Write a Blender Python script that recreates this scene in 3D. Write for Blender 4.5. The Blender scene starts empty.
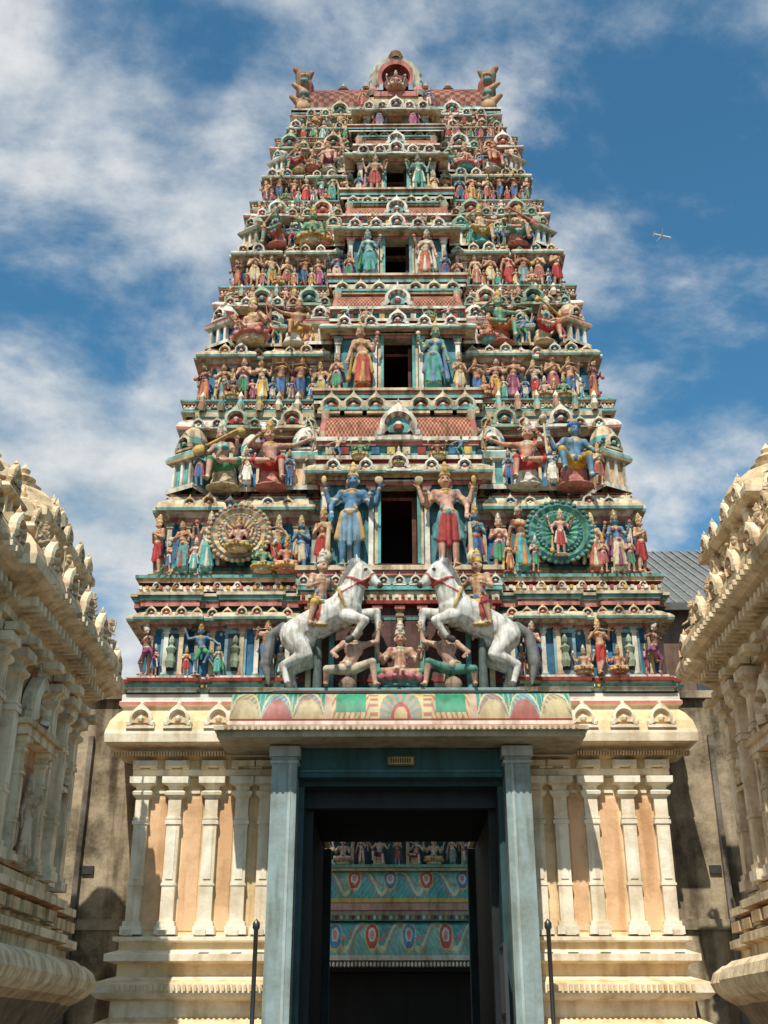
import bpy, math, random
import numpy as np
from mathutils import Vector
RND=random.Random(11)
scene=bpy.context.scene
# ------------------------------------------------------------------ palette
CREAM=(.66,.53,.35);WHITE=(.74,.70,.60);AQUA=(.15,.41,.40);BLUE=(.05,.19,.33);PINK=(.56,.21,.17)
RED=(.30,.04,.03);DTEAL=(.02,.085,.085);GREEN=(.06,.26,.12);YEL=(.66,.43,.10);PEACH=(.78,.50,.29)
GOLD=(.58,.38,.11);BROWN=(.07,.03,.018);DARK=(.012,.010,.009);SAGE=(.35,.44,.32);WALLC=(.78,.60,.36);PILC=(.86,.77,.60)
# ------------------------------------------------------------------ materials
def mat_paint(name,grime=.5,scale=1.0,rough=.75,bump=.25,pos=.60):
    m=bpy.data.materials.new(name);m.use_nodes=True;nt=m.node_tree;N=nt.nodes;L=nt.links
    b=N['Principled BSDF'];b.inputs['Roughness'].default_value=rough;b.inputs['Specular IOR Level'].default_value=.3
    at=N.new('ShaderNodeAttribute');at.attribute_name='Col'
    geo=N.new('ShaderNodeNewGeometry')
    n1=N.new('ShaderNodeTexNoise');n1.inputs['Scale'].default_value=2.3*scale;n1.inputs['Detail'].default_value=7;n1.inputs['Roughness'].default_value=.7
    L.new(geo.outputs['Position'],n1.inputs['Vector'])
    mp=N.new('ShaderNodeMapping');mp.inputs['Scale'].default_value=(7*scale,7*scale,.7*scale);L.new(geo.outputs['Position'],mp.inputs['Vector'])
    n2=N.new('ShaderNodeTexNoise');n2.inputs['Scale'].default_value=1.0;n2.inputs['Detail'].default_value=5;L.new(mp.outputs[0],n2.inputs['Vector'])
    r1=N.new('ShaderNodeValToRGB');r1.color_ramp.elements[0].position=.34;r1.color_ramp.elements[1].position=pos
    g=1-grime
    r1.color_ramp.elements[0].color=(g,g*.94,g*.84,1);r1.color_ramp.elements[1].color=(1.05,1.05,1.05,1)
    r2=N.new('ShaderNodeValToRGB');r2.color_ramp.elements[0].position=.36;r2.color_ramp.elements[1].position=.50
    g2=1-grime*.8
    r2.color_ramp.elements[0].color=(g2,g2*.93,g2*.83,1);r2.color_ramp.elements[1].color=(1,1,1,1)
    L.new(n1.outputs['Fac'],r1.inputs[0]);L.new(n2.outputs['Fac'],r2.inputs[0])
    a=N.new('ShaderNodeMix');a.data_type='RGBA';a.blend_type='MULTIPLY';a.inputs[0].default_value=1
    c=N.new('ShaderNodeMix');c.data_type='RGBA';c.blend_type='MULTIPLY';c.inputs[0].default_value=1
    L.new(at.outputs['Color'],a.inputs[6]);L.new(r1.outputs[0],a.inputs[7]);L.new(a.outputs[2],c.inputs[6]);L.new(r2.outputs[0],c.inputs[7])
    L.new(c.outputs[2],b.inputs['Base Color'])
    n3=N.new('ShaderNodeTexNoise');n3.inputs['Scale'].default_value=28*scale;n3.inputs['Detail'].default_value=4;L.new(geo.outputs['Position'],n3.inputs['Vector'])
    bp=N.new('ShaderNodeBump');bp.inputs['Strength'].default_value=bump;bp.inputs['Distance'].default_value=.02;L.new(n3.outputs['Fac'],bp.inputs['Height']);L.new(bp.outputs[0],b.inputs['Normal'])
    return m
M_TOWER=mat_paint('tower_painted_stucco',.55,1.3)
M_BASE=mat_paint('limewashed_plaster',.26,.8,bump=.25,pos=.55)
M_SHR=mat_paint('aged_limewash',.42,1.0,bump=.35,pos=.57)
M_STAT=mat_paint('statue_paint',.45,2.2,.68,.25)
M_DIRTY=mat_paint('stained_plaster',.78,.6,.85,.5)
M_GLOSS=mat_paint('gloss_paint',.32,1,.5,.08)
# ------------------------------------------------------------------ mesh builder
class MB:
    def __init__(s): s.v=[];s.f=[];s.c=[];s.t=(0,0,0,0,1)
    def at(s,x=0,y=0,z=0,a=0,k=1): s.t=(x,y,z,math.radians(a),k);return s
    def add(s,vs,fs,cs):
        o=len(s.v);x,y,z,a,k=s.t;ca,sa=math.cos(a)*k,math.sin(a)*k
        for p in vs: s.v.append((x+p[0]*ca-p[1]*sa,y+p[0]*sa+p[1]*ca,z+p[2]*k))
        one=isinstance(cs,tuple)
        for i,q in enumerate(fs):
            s.f.append(tuple(o+j for j in q));s.c.append(cs if one else cs[i])
    def box(s,x0,x1,y0,y1,z0,z1,c):
        s.add([(x0,y0,z0),(x1,y0,z0),(x1,y1,z0),(x0,y1,z0),(x0,y0,z1),(x1,y0,z1),(x1,y1,z1),(x0,y1,z1)],
          [(0,3,2,1),(4,5,6,7),(0,1,5,4),(1,2,6,5),(2,3,7,6),(3,0,4,7)],c)
    def sweep(s,plan,prof,cap=True,fix=None):
        n=len(plan);off=[]
        for i in range(n):
            p0,p1,p2=plan[i-1],plan[i],plan[(i+1)%n]
            def nr(a,b):
                dx,dy=b[0]-a[0],b[1]-a[1];l=math.hypot(dx,dy) or 1;return (dy/l,-dx/l)
            a=nr(p0,p1);b=nr(p1,p2);o=(a[0]+b[0],a[1]+b[1]) if abs(a[0]*b[0]+a[1]*b[1])<.5 else a
            if fix: m=fix(p1);o=(o[0]*m[0],o[1]*m[1])
            off.append(o)
        vs=[];fs=[];cs=[]
        for (o,z,c) in prof:
            for i in range(n): vs.append((plan[i][0]+off[i][0]*o,plan[i][1]+off[i][1]*o,z))
        for k in range(len(prof)-1):
            for i in range(n):
                j=(i+1)%n;fs.append((k*n+i,k*n+j,(k+1)*n+j,(k+1)*n+i));cs.append(prof[k][2])
        if cap: fs.append(tuple((len(prof)-1)*n+i for i in range(n)));cs.append(prof[-1][2])
        s.add(vs,fs,cs)
    def lathe(s,x,y,z,prof,n=10,ph=0):
        vs=[];fs=[];cs=[]
        for (r,h,c) in prof:
            for i in range(n):
                a=2*math.pi*(i+ph)/n;vs.append((x+r*math.cos(a),y+r*math.sin(a),z+h))
        for k in range(len(prof)-1):
            for i in range(n):
                j=(i+1)%n;fs.append((k*n+i,k*n+j,(k+1)*n+j,(k+1)*n+i));cs.append(prof[k][2])
        s.add(vs,fs,cs)
    def prism(s,poly,y0,y1,c,cf=None):
        n=len(poly);vs=[(p[0],y0,p[1]) for p in poly]+[(p[0],y1,p[1]) for p in poly]
        fs=[tuple(range(n))]+[(i,n+i,n+(i+1)%n,(i+1)%n) for i in range(n)]
        s.add(vs,fs,[cf or c]+[c]*n)
    def build(s,name,mat,parent=None,smooth=False):
        me=bpy.data.meshes.new(name);me.from_pydata(s.v,[],s.f);me.update()
        at=me.color_attributes.new('Col','FLOAT_COLOR','CORNER')
        tot=np.zeros(len(me.polygons),dtype=np.int32);me.polygons.foreach_get('loop_total',tot)
        c=np.ones((len(s.c),4),dtype=np.float32);c[:,:3]=np.array(s.c)
        at.data.foreach_set('color',np.repeat(c,tot,axis=0).ravel())
        me.materials.append(mat)
        if smooth: me.polygons.foreach_set('use_smooth',[True]*len(me.polygons))
        ob=bpy.data.objects.new(name,me);scene.collection.objects.link(ob)
        if parent: ob.parent=parent
        return ob
def empty(name):
    e=bpy.data.objects.new(name,None);scene.collection.objects.link(e);return e
# ------------------------------------------------------------------ ornaments
def kudu(mb,x,y,z,s,a=0,c1=CREAM,c2=DTEAL,c3=PINK,n=12):
    mb.at(x,y,z,a,s)
    out=[];inn=[]
    for i in range(n+1):
        t=math.radians(-35+250*i/n);pk=max(0,1-abs(t-math.pi/2)/.5)
        ro=.5*(1+.35*pk);out.append((ro*math.cos(t),.42+ro*math.sin(t)));inn.append((.30*math.cos(t),.42+.30*math.sin(t)))
    vs=[];fs=[];cs=[]
    for i in range(n+1):
        vs+=[(out[i][0],0.1,out[i][1]),(out[i][0],-.14,out[i][1]),(inn[i][0]*1.25,-.2,.42+(inn[i][1]-.42)*1.25),(inn[i][0],-.04,inn[i][1])]
    for i in range(n):
        for k in range(3):
            fs.append((i*4+k,i*4+k+1,(i+1)*4+k+1,(i+1)*4+k));cs.append([c1,c1,c3][k] if i%2 or k==0 else c1)
    mb.add(vs,fs,cs)
    mb.prism([(p[0]*1.02,.42+(p[1]-.42)*1.02) for p in inn],-.03,.08,c2)
    mb.lathe(0,-.05,.28,[(0,0,c3),(.12,.03,c3),(.15,.14,c1),(.1,.24,c1),(0,.3,c1)],6)
    mb.box(-.62,.62,-.12,.1,-.02,.12,c1)
    for sx in(-1,1): mb.lathe(sx*.5,-.03,.1,[(.0,0,c1),(.13,.02,c1),(.14,.16,c3),(.05,.25,c1),(0,.3,c1)],6)
    mb.lathe(0,-.0,1.0,[(.05,0,c1),(.11,.1,c3),(.04,.2,c1),(0,.34,c1)],6)
    mb.at()
def kalasha(mb,x,y,z,s,c=(.16,.07,.04),c2=GOLD):
    mb.at(x,y,z,0,s);mb.lathe(0,0,0,[(.3,0,c2),(.3,.06,c2),(.14,.12,c),(.3,.28,c),(.36,.42,c),(.26,.58,c),(.12,.64,c2),(.2,.7,c2),(.1,.78,c2),(.07,.9,c2),(0,1.12,c2)],12);mb.at()
def kuta(mb,x,y,z,w,h,a=0,c=None):
    c=c or [CREAM,AQUA,PINK,WHITE]
    mb.at(x,y,z,a,1);r=w/2
    sq=[(-r,-r),(r,-r),(r,r),(-r,r)]
    mb.sweep(sq,[(.04,0,c[3]),(.04,.06*h,c[0]),(-.04,.08*h,c[1]),(-.04,.36*h,c[0]),(.06,.38*h,c[0]),(.08,.42*h,c[2]),(.05,.47*h,c[0]),(-.02,.52*h,c[3])])
    for sx in(-1,0,1): mb.box(sx*r*.72-.025,sx*r*.72+.025,-r-.01,-r+.08,.08*h,.37*h,c[3])
    mb.lathe(0,0,.5*h,[(r*.62,0,c[1]),(r*.62,.08*h,c[0]),(r*1.02,.12*h,c[2]),(r*.98,.2*h,c[0]),(r*.72,.32*h,c[0]),(r*.35,.39*h,c[3]),(r*.12,.42*h,c[3]),(r*.22,.46*h,GOLD),(r*.06,.52*h,GOLD),(0,.6*h,GOLD)],8,.5)
    mb.at();ar=math.radians(a);kudu(mb,x+math.sin(ar)*r*.95,y-math.cos(ar)*r*.95,z+.52*h,w*.6,a,c[0],DTEAL,c[2],8)
def pilaster(mb,x,y,z0,z1,w,d,c=WHITE,c2=None,rich=False):
    c2=c2 or c;h=z1-z0
    mb.box(x-w*.5,x+w*.5,y-d,y+.02,z0+.08*h,z1-.14*h,c)
    mb.box(x-w*.8,x+w*.8,y-d*1.4,y+.02,z0,z0+.05*h,c2);mb.box(x-w*.66,x+w*.66,y-d*1.2,y+.02,z0+.05*h,z0+.08*h,c)
    if rich:
        mb.box(x-w*.62,x+w*.62,y-d*1.15,y+.02,z1-.31*h,z1-.285*h,c2);mb.box(x-w*.56,x+w*.56,y-d*1.08,y+.02,z1-.275*h,z1-.262*h,c2)
        mb.box(x-w*.58,x+w*.58,y-d*1.1,y+.02,z0+.3*h,z0+.315*h,c2);mb.box(x-w*.28,x+w*.28,y-d*1.12,y-d+.01,z0+.34*h,z1-.34*h,c2)
    mb.sweep([(x-w*.5,y-d),(x+w*.5,y-d),(x+w*.5,y+.02),(x-w*.5,y+.02)],[(0,z1-.14*h,c),(w*.25,z1-.12*h,c),(w*.3,z1-.10*h,c2),(0,z1-.085*h,c),(w*.1,z1-.06*h,c),(w*.5,z1-.045*h,c2),(w*.52,z1-.004,c)])
def rect(W,yf,yb): return [(-W,yf),(W,yf),(W,yb),(-W,yb)]
def plan_of(W,yf,yb,bays,notch=None):
    full=sorted([(-b,-a,p) for(a,b,p)in bays]+list(bays)+([(-notch[0],notch[0],-notch[1])] if notch else []))
    pts=[(-W,yf)]
    for(a,b,p)in full:
        for q in((a,0),(a,p),(b,p),(b,0)): pts.append((q[0],yf-q[1]))
    pts+=[(W,yf),(W,yb),(-W,yb)]
    res=[];n=len(pts)
    for i in range(n):
        a,b,c=pts[i-1],pts[i],pts[(i+1)%n]
        if abs((b[0]-a[0])*(c[1]-b[1])-(b[1]-a[1])*(c[0]-b[0]))>1e-9: res.append(b)
    return res
def courses(z,lst):
    pr=[]
    for(o,h,c)in lst: pr+=[(o,z,c),(o,z+h,c)];z+=h
    return pr
def kapota(z,h,p,c1,c2,base=0):
    return [(base,z,c1),(p*.5,z,c1),(p,z-.02,c2),(p*1.04,z+.1*h,c1),(p*1.0,z+.3*h,c1),(p*.8,z+.6*h,c1),(p*.5,z+.85*h,c2),(p*.35,z+h,c1),(base,z+h+.001,c1)]
def dentils(mb,x0,x1,y,z,s,cols):
    n=max(1,int((x1-x0)/(s*1.9)));st=(x1-x0)/n
    for i in range(n):
        mb.box(x0+st*(i+.25),x0+st*(i+.75),y-s*.7,y+.01,z,z+s,cols[i%len(cols)])
# ------------------------------------------------------------------ figures
def cap(a,b,ra,rb,l): return('c',np.array(a,float),np.array(b,float),ra,rb,l)
def ell(c,r,l): return('e',np.array(c,float),np.array(r,float),0,0,l)
def prim_mesh(p,n=12):
    if p[0]=='e':
        vs=[];R=[-90,-60,-30,0,30,60,90]
        for t in R:
            t=math.radians(t)
            for i in range(n):
                a=2*math.pi*i/n;vs.append(p[1]+p[2]*np.array((math.cos(t)*math.cos(a),math.cos(t)*math.sin(a),math.sin(t))))
        m=len(R)
    else:
        a,b,ra,rb=p[1:5];w=b-a;L=np.linalg.norm(w)
        w=w/L if L>1e-6 else np.array((0,0,1.));u=np.cross(w,(1,0,0) if abs(w[0])<.9 else(0,1,0));u/=np.linalg.norm(u);v=np.cross(w,u)
        vs=[];R=[(a,ra,-90),(a,ra,-45),(a,ra,0),(b,rb,0),(b,rb,45),(b,rb,90)]
        for(c,r,t)in R:
            t=math.radians(t)
            for i in range(n):
                s=2*math.pi*i/n;vs.append(c+w*r*math.sin(t)+r*math.cos(t)*(u*math.cos(s)+v*math.sin(s)))
        m=len(R)
    fs=[(k*n+i,k*n+(i+1)%n,(k+1)*n+(i+1)%n,(k+1)*n+i) for k in range(m-1) for i in range(n)]
    return vs,fs
def dist(p,P):
    if p[0]=='e':
        q=(P-p[1])/p[2];return (np.linalg.norm(q,axis=1)-1)*p[2].min()
    w=p[2]-p[1];t=np.clip(((P-p[1])@w)/max(w@w,1e-9),0,1)
    return np.linalg.norm(P-(p[1]+t[:,None]*w),axis=1)-(p[3]+(p[4]-p[3])*t)
def realize(prims,extra,vox,name):
    V=[];F=[]
    for p in prims:
        vs,fs=prim_mesh(p);o=len(V);V+=[tuple(x) for x in vs];F+=[tuple(o+i for i in f) for f in fs]
    me=bpy.data.meshes.new('tmp');me.from_pydata(V,[],F);ob=bpy.data.objects.new('tmp',me);scene.collection.objects.link(ob)
    m=ob.modifiers.new('r','REMESH');m.mode='VOXEL';m.voxel_size=vox
    m2=ob.modifiers.new('s','SMOOTH');m2.iterations=2;m2.factor=.5
    dg=bpy.context.evaluated_depsgraph_get();dg.update();e=ob.evaluated_get(dg);em=e.to_mesh()
    n=len(em.vertices);co=np.empty(n*3);em.vertices.foreach_get('co',co);co=co.reshape(-1,3)
    fs=[tuple(p.vertices) for p in em.polygons];e.to_mesh_clear();bpy.data.objects.remove(ob)
    D=np.stack([dist(p,co)-(.006 if p[5] in('eye','lip') else 0) for p in prims],1);lab=[prims[i][5] for i in D.argmin(1)]
    V=[tuple(x) for x in co];F=list(fs)
    for p in extra:
        vs,f2=prim_mesh(p,6);o=len(V);V+=[tuple(x) for x in vs];F+=[tuple(o+i for i in f) for f in f2];lab+=[p[5]]*len(vs)
    me=bpy.data.meshes.new(name);me.from_pydata(V,[],F);me.polygons.foreach_set('use_smooth',[True]*len(F));me.update()
    return me,lab
def paintmesh(me,lab,cm,mat):
    col=np.ones((len(lab),4),dtype=np.float32);col[:,:3]=np.array([cm[l] for l in lab])
    a=me.color_attributes.new('Col','FLOAT_COLOR','POINT');a.data.foreach_set('color',col.ravel());me.materials.append(mat)
def hand(P,E,el,ha,s,lab='skin'):
    d=np.array(ha)-np.array(el);d=d/np.linalg.norm(d);h=np.array(ha)
    P.append(ell(h+d*.03,(.042,.036,.045),lab))
    side=np.cross(d,(0,-1,0.2));side/=max(np.linalg.norm(side),1e-6);up=np.cross(side,d)
    for i,l in enumerate((.055,.068,.072,.064,)):
        b=h+d*.055+side*(-.026+.018*i);m=b+d*l*.55;t=m+d*l*.35-up*l*.3*s
        E.append(cap(b,m,.011,.010,lab));E.append(cap(m,t,.010,.007,lab))
    b=h+d*.01+side*.035;E.append(cap(b,b+d*.045+side*.03,.013,.009,lab))
def figure(pel=(0,0,.93),lean=(0,0),head=(0,0),arms=(),legs=None,crown='tall',female=False,skirt=False,props=()):
    P=[];E=[];pel=np.array(pel,float);ch=pel+np.array((lean[0],lean[1],.34));nk=ch+np.array((lean[0]*.4,lean[1]*.4,.16));hd=nk+np.array((head[0],-.02+head[1],.16))
    wr=.16 if female else .185
    P+=[ell(pel,(.165 if female else .15,.125,.13),'cloth'),cap(pel+(0,0,.05),ch+(0,0,-.1),.115 if female else .13,.115,'skin'),ell(ch,(wr,.115,.17),'skin'),
        cap(ch+(-wr,0,.1),ch+(wr,0,.1),.065,.065,'skin'),cap(ch+(0,0,.12),nk+(0,0,.06),.062,.052,'skin'),
        ell(hd,(.095,.108,.13),'skin'),ell(hd+(0,.03,.02),(.104,.10,.125),'hair'),ell(hd+(0,-.10,-.05),(.05,.03,.04),'skin'),
        ell(hd+(0,-.112,-.01),(.018,.03,.032),'skin'),ell(hd+(0,-.108,-.058),(.03,.022,.012),'lip'),
        ell(hd+(-.1,0,-.01),(.022,.03,.045),'gold'),ell(hd+(.1,0,-.01),(.022,.03,.045),'gold'),ell(hd+(0,.07,-.1),(.09,.07,.14),'hair')]
    for s in(-1,1): P.append(ell(hd+(s*.038,-.094,.015),(.024,.018,.013),'eye'))
    if female: P+=[ell(ch+(s*.075,-.085,.02),(.07,.06,.065),'cloth2') for s in(-1,1)]
    else: P+=[ell(ch+(s*.08,-.06,.04),(.08,.06,.07),'skin') for s in(-1,1)]
    P+=[ell(ch+(0,-.03,.13),(.13,.10,.03),'gold'),ell(ch+(0,-.085,.07),(.05,.04,.05),'gold'),ell(pel+(0,0,.09),(.165,.135,.035),'gold'),ell(pel+(0,-.13,.04),(.05,.03,.06),'cloth2')]
    P+=[cap(ch+(-wr*.9,-.06,.13),pel+(.12,-.1,.12),.022,.022,'cloth2')]
    if crown=='tall': P+=[ell(hd+(0,0,.085),(.115,.12,.035),'gold'),cap(hd+(0,0,.12),hd+(0,0,.24),.10,.075,'gold'),ell(hd+(0,0,.20),(.105,.105,.02),'cloth2'),cap(hd+(0,0,.27),hd+(0,0,.35),.06,.03,'gold'),ell(hd+(0,0,.28),(.085,.085,.02),'gold'),ell(hd+(0,-.10,.16),(.045,.04,.06),'gold')]
    elif crown=='bun': P+=[ell(hd+(0,.02,.13),(.08,.08,.07),'hair'),ell(hd+(0,0,.08),(.112,.115,.025),'gold'),ell(hd+(0,-.09,.12),(.03,.03,.04),'gold')]
    else: P+=[ell(hd+(0,.01,.1),(.14,.14,.075),'cloth2'),ell(hd+(0,0,.17),(.08,.08,.05),'cloth')]
    for(s,el,ha,back)in arms:
        sh=ch+(s*wr,(.05 if back else 0),.10);e=sh+np.array(el);h=e+np.array(ha)
        P+=[ell(sh,(.078,.072,.072),'skin'),cap(sh,e,.062,.048,'skin'),cap(e,h,.048,.032,'skin'),ell(sh+(e-sh)*.55,(.068,.068,.03),'gold'),ell(e+(h-e)*.88,(.045,.045,.028),'gold')]
        hand(P,E,e,h,1)
    lg=legs or(((.11,-.02,-.45),(.01,.04,-.42)),((-.11,-.02,-.45),(-.01,.04,-.42)))
    for i,(k,a)in enumerate(lg):
        s=1 if i==0 else -1
        hp=pel+(s*.085,0,-.03);kn=pel+np.array(k);an=kn+np.array(a)
        P+=[cap(hp,kn,.102,.075,'cloth'),cap(kn,an,.07 if not skirt else .09,.044 if not skirt else .08,'cloth' if skirt else 'skin'),ell(kn,(.08,.08,.075),'cloth')]
        P+=[cap(an+(0,0,-.02),an+(s*.03,-.15,-.035),.042,.03,'skin'),ell(an+(0,0,.03),(.056,.056,.03),'gold')]
        for t in range(5): E.append(cap(an+(s*.03+(t-2)*.016,-.165,-.045),an+(s*.03+(t-2)*.016,-.195+abs(t-1)*.006,-.048),.011,.009,'skin'))
    if skirt:
        P+=[cap(pel+(0,0,-.08),pel+(0,.0,-.72),.15,.17,'cloth'),cap(pel+(0,-.1,-.05),pel+(0,-.17,-.74),.04,.05,'cloth2'),ell(pel+(0,0,-.74),(.2,.18,.04),'gold')]
        P+=[cap(pel+(q,-.09,-.2),pel+(q*1.5,-.15,-.72),.02,.03,'cloth') for q in(-.11,-.06,.06,.11)]
    if legs is None:
        P+=[cap(pel+(0,-.09,0),pel+(0,-.11,-.55),.045,.05,'cloth'),cap(pel+(.14,-.05,.05),pel+(.22,-.03,-.4),.035,.05,'cloth2'),cap(pel+(-.14,-.05,.05),pel+(-.22,-.03,-.4),.035,.05,'cloth2')]
    P+=list(props)
    return P,E
def bow(c,r,l='prop'):
    c=np.array(c,float);pts=[c+(r*.45*math.cos(t)-.2*r,0,r*math.sin(t)) for t in np.linspace(-1.3,1.3,7)]
    return [cap(pts[i],pts[i+1],.022,.022,l) for i in range(6)]
SIT=(((.15,-.36,.0),(.02,-.02,-.42)),((-.36,-.2,.0),(.34,-.14,-.04)))
CROSS=(((.36,-.18,-.03),(-.34,-.12,-.02)),((-.36,-.2,-.03),(.32,-.16,.0)))
UP=[(1,(.2,.04,-.14),(.08,-.06,.28),1),(-1,(-.2,.04,-.14),(-.08,-.06,.28),1)]
SEAT=[cap((-.14,.1,.16),(.14,.1,.16),.15,.15,'base'),cap((-.14,.08,.34),(.14,.08,.34),.11,.11,'base'),ell((0,.02,.03),(.36,.3,.05),'base')]
POSES={
'guardian':figure(lean=(.03,0),arms=[(1,(.13,.02,-.25),(.03,-.2,.14),0),(-1,(-.17,.0,-.24),(.02,-.14,-.2),0)]+UP,
   props=[cap((-.34,-.2,.72),(-.36,-.18,.1),.035,.05,'prop'),ell((-.37,-.18,.12),(.1,.1,.12),'prop'),ell((.48,-.02,1.62),(.08,.035,.08),'prop'),ell((-.45,-.02,1.62),(.05,.05,.09),'gold'),ell((0,-.04,0.0),(.30,.2,.04),'base')]),
'lady':figure(pel=(.04,0,.93),lean=(-.05,0),female=True,skirt=True,arms=[(1,(.13,0,-.24),(.06,-.14,.2),0),(-1,(-.1,.02,-.27),(-.05,-.05,-.24),0)],
   props=[ell((.38,-.18,1.5),(.06,.05,.07),'prop'),cap((-.2,.05,1.3),(-.3,.1,.4),.04,.07,'cloth2')]),
'pray':figure(arms=[(1,(.09,-.02,-.26),(-.22,-.16,.13),0),(-1,(-.09,-.02,-.26),(.22,-.16,.13),0)],crown='tall'),
'ladyb':figure(pel=(-.04,0,.93),lean=(.05,0),female=True,skirt=True,crown='bun',arms=[(1,(.1,-.02,-.26),(-.12,-.18,.05),0),(-1,(-.17,0,-.2),(-.03,-.08,.26),0)],
   props=[cap((.35,-.2,1.12),(-.3,-.2,1.3),.02,.02,'prop'),ell((.32,-.2,1.1),(.1,.07,.1),'prop')]),
'dancer':figure(lean=(.05,0),crown='tall',arms=[(1,(.25,0,-.06),(.1,-.08,.26),0),(-1,(-.25,0,-.1),(-.15,-.12,-.14),0)],
   legs=(((.2,-.12,-.40),(-.06,.08,-.42)),((-.28,-.22,-.18),(.16,.06,-.34))),props=[ell((.15,0,.02),(.2,.16,.04),'base'),cap((-.15,.1,.95),(-.4,.12,.55),.05,.06,'cloth2')]),
'flute':figure(lean=(-.04,0),arms=[(1,(.14,-.02,-.2),(-.02,-.16,.22),0),(-1,(-.14,-.02,-.2),(.2,-.18,.26),0)],legs=(((.05,-.06,-.45),(-.14,-.02,-.40)),((-.1,0,-.45),(.01,.04,-.42))),
   props=[cap((-.1,-.2,1.48),(.42,-.18,1.42),.018,.018,'prop')]),
'cross':figure(pel=(0,0,.34),arms=[(1,(.13,.0,-.24),(.04,-.2,.16),0),(-1,(-.14,0,-.24),(-.02,-.22,.04),0)]+UP,legs=CROSS,
   props=[ell((0,-.05,.04),(.36,.28,.05),'base'),ell((0,-.05,.19),(.45,.36,.07),'prop'),ell((0,-.05,.11),(.34,.27,.09),'base'),ell((.47,-.02,1.05),(.07,.03,.07),'gold'),ell((-.45,-.02,1.05),(.05,.05,.09),'prop2')]+[ell((.38*math.cos(a),-.05+.30*math.sin(a),.20),(.09,.09,.09),'prop') for a in np.linspace(0,6.28,13)[:-1]]),
'veena':figure(pel=(0,0,.5),lean=(.04,-.02),female=True,arms=[(1,(.14,-.06,-.2),(-.02,-.2,.1),0),(-1,(-.14,-.04,-.22),(-.08,-.2,.16),0)],legs=SIT,crown='tall',
   props=SEAT+[cap((-.45,-.26,1.2),(.42,-.3,.75),.03,.035,'prop'),ell((.42,-.28,.74),(.13,.10,.13),'prop'),ell((-.42,-.24,1.1),(.08,.08,.08),'prop')]),
'archer':figure(pel=(0,0,.5),lean=(-.06,-.02),arms=[(1,(.28,-.04,.02),(.26,-.08,.1),0),(-1,(-.24,.02,.0),(.14,-.14,.12),0)],legs=SIT,crown='tall',
   props=SEAT+[cap((-.18,-.14,1.1),(.75,-.14,1.12),.014,.014,'prop')]+bow((.66,-.12,1.08),.5)+[cap((-.2,.1,1.1),(-.5,.12,.6),.05,.07,'cloth2')]),
'king':figure(pel=(0,0,.5),lean=(.03,0),arms=[(1,(.18,-.02,-.2),(.06,-.2,.1),0),(-1,(-.2,.02,-.18),(-.12,-.08,.26),0)],legs=(SIT[0],((-.3,-.26,.12),(.02,-.04,-.40))),crown='turban',
   props=SEAT+[cap((-.55,-.06,1.3),(-.52,-.08,.6),.025,.03,'prop'),ell((-.55,-.06,1.34),(.08,.08,.08),'prop')]),
'strong':figure(pel=(0,0,.42),lean=(.1,-.05),arms=[(1,(.24,-.04,.06),(.04,-.04,.28),0),(-1,(-.22,-.08,-.2),(.04,-.16,-.1),0)],legs=(((.42,-.2,.08),(.06,.02,-.40)),((-.40,-.2,-.1),(.0,.1,-.24))),crown='bun',props=[ell((0,.04,.12),(.17,.14,.16),'base')]),
'rider':figure(pel=(0,0,.0),lean=(0,-.04),arms=[(1,(.12,-.04,-.24),(-.04,-.24,.0),0),(-1,(-.2,0,-.12),(-.02,-.12,.26),0)],legs=(((.27,-.24,-.14),(.02,.1,-.38)),((-.27,-.24,-.14),(-.02,.1,-.38))),crown='tall',
   props=[cap((-.42,-.14,.9),(-.46,-.3,.4),.018,.018,'prop')]),
}
HERO={'guardian','rider','strong','cross'}
MESH={k:realize(P,E,.016 if k in HERO else .022,k+'_figure') for k,(P,E) in POSES.items()}
SKINS=[(.64,.33,.22),(.50,.25,.16),(.17,.37,.25),(.14,.28,.42),(.68,.42,.29),(.62,.35,.22),(.26,.12,.08),(.70,.48,.33),(.60,.32,.22),(.66,.40,.27)]
CL=[(.46,.04,.035),(.06,.29,.14),(.64,.41,.09),(.07,.17,.38),(.58,.19,.20),(.10,.39,.38),(.74,.67,.55),(.26,.06,.17),(.58,.22,.06),(.42,.05,.045),(.68,.58,.40),(.45,.14,.10)]
VC={}
def variant(pose,v,over=None):
    key=(pose,v,str(over))
    if key in VC: return VC[key]
    me,lab=MESH[pose];m=me.copy();r=random.Random(len(pose)*1001+v*17+ord(pose[0]))
    c={'skin':r.choice(SKINS),'cloth':r.choice(CL),'cloth2':r.choice(CL),'gold':r.choice([GOLD,(.66,.48,.22),(.60,.46,.28),(.66,.60,.46)]),'hair':(.03,.025,.025),'eye':(.02,.02,.02),'lip':(.4,.06,.05),'prop':r.choice([GOLD,(.45,.28,.16),PINK,CREAM]),'prop2':WHITE,'base':r.choice([PINK,AQUA,CREAM,WHITE])}
    if over: c.update(over)
    c={k:tuple(a*.96+b*.04 for a,b in zip(q,(.46,.38,.30))) if k not in('hair','eye') else q for k,q in c.items()}
    paintmesh(m,lab,c,M_STAT);VC[key]=m;return m
def put(pose,x,y,z,h,yaw=0,v=None,parent=None,name=None,over=None,flip=False):
    full={'cross':1.36,'veena':1.52,'archer':1.52,'king':1.4,'strong':1.2}.get(pose,1.95);s=h/full
    m=variant(pose,RND.randrange(8) if v is None else v,over)
    ob=bpy.data.objects.new(name or pose+'_figure',m);scene.collection.objects.link(ob)
    ob.location=(x,y,z);ob.rotation_euler=(0,0,math.radians(yaw));ob.scale=(-s if flip else s,s,s)
    if parent: ob.parent=parent
    return ob
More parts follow.
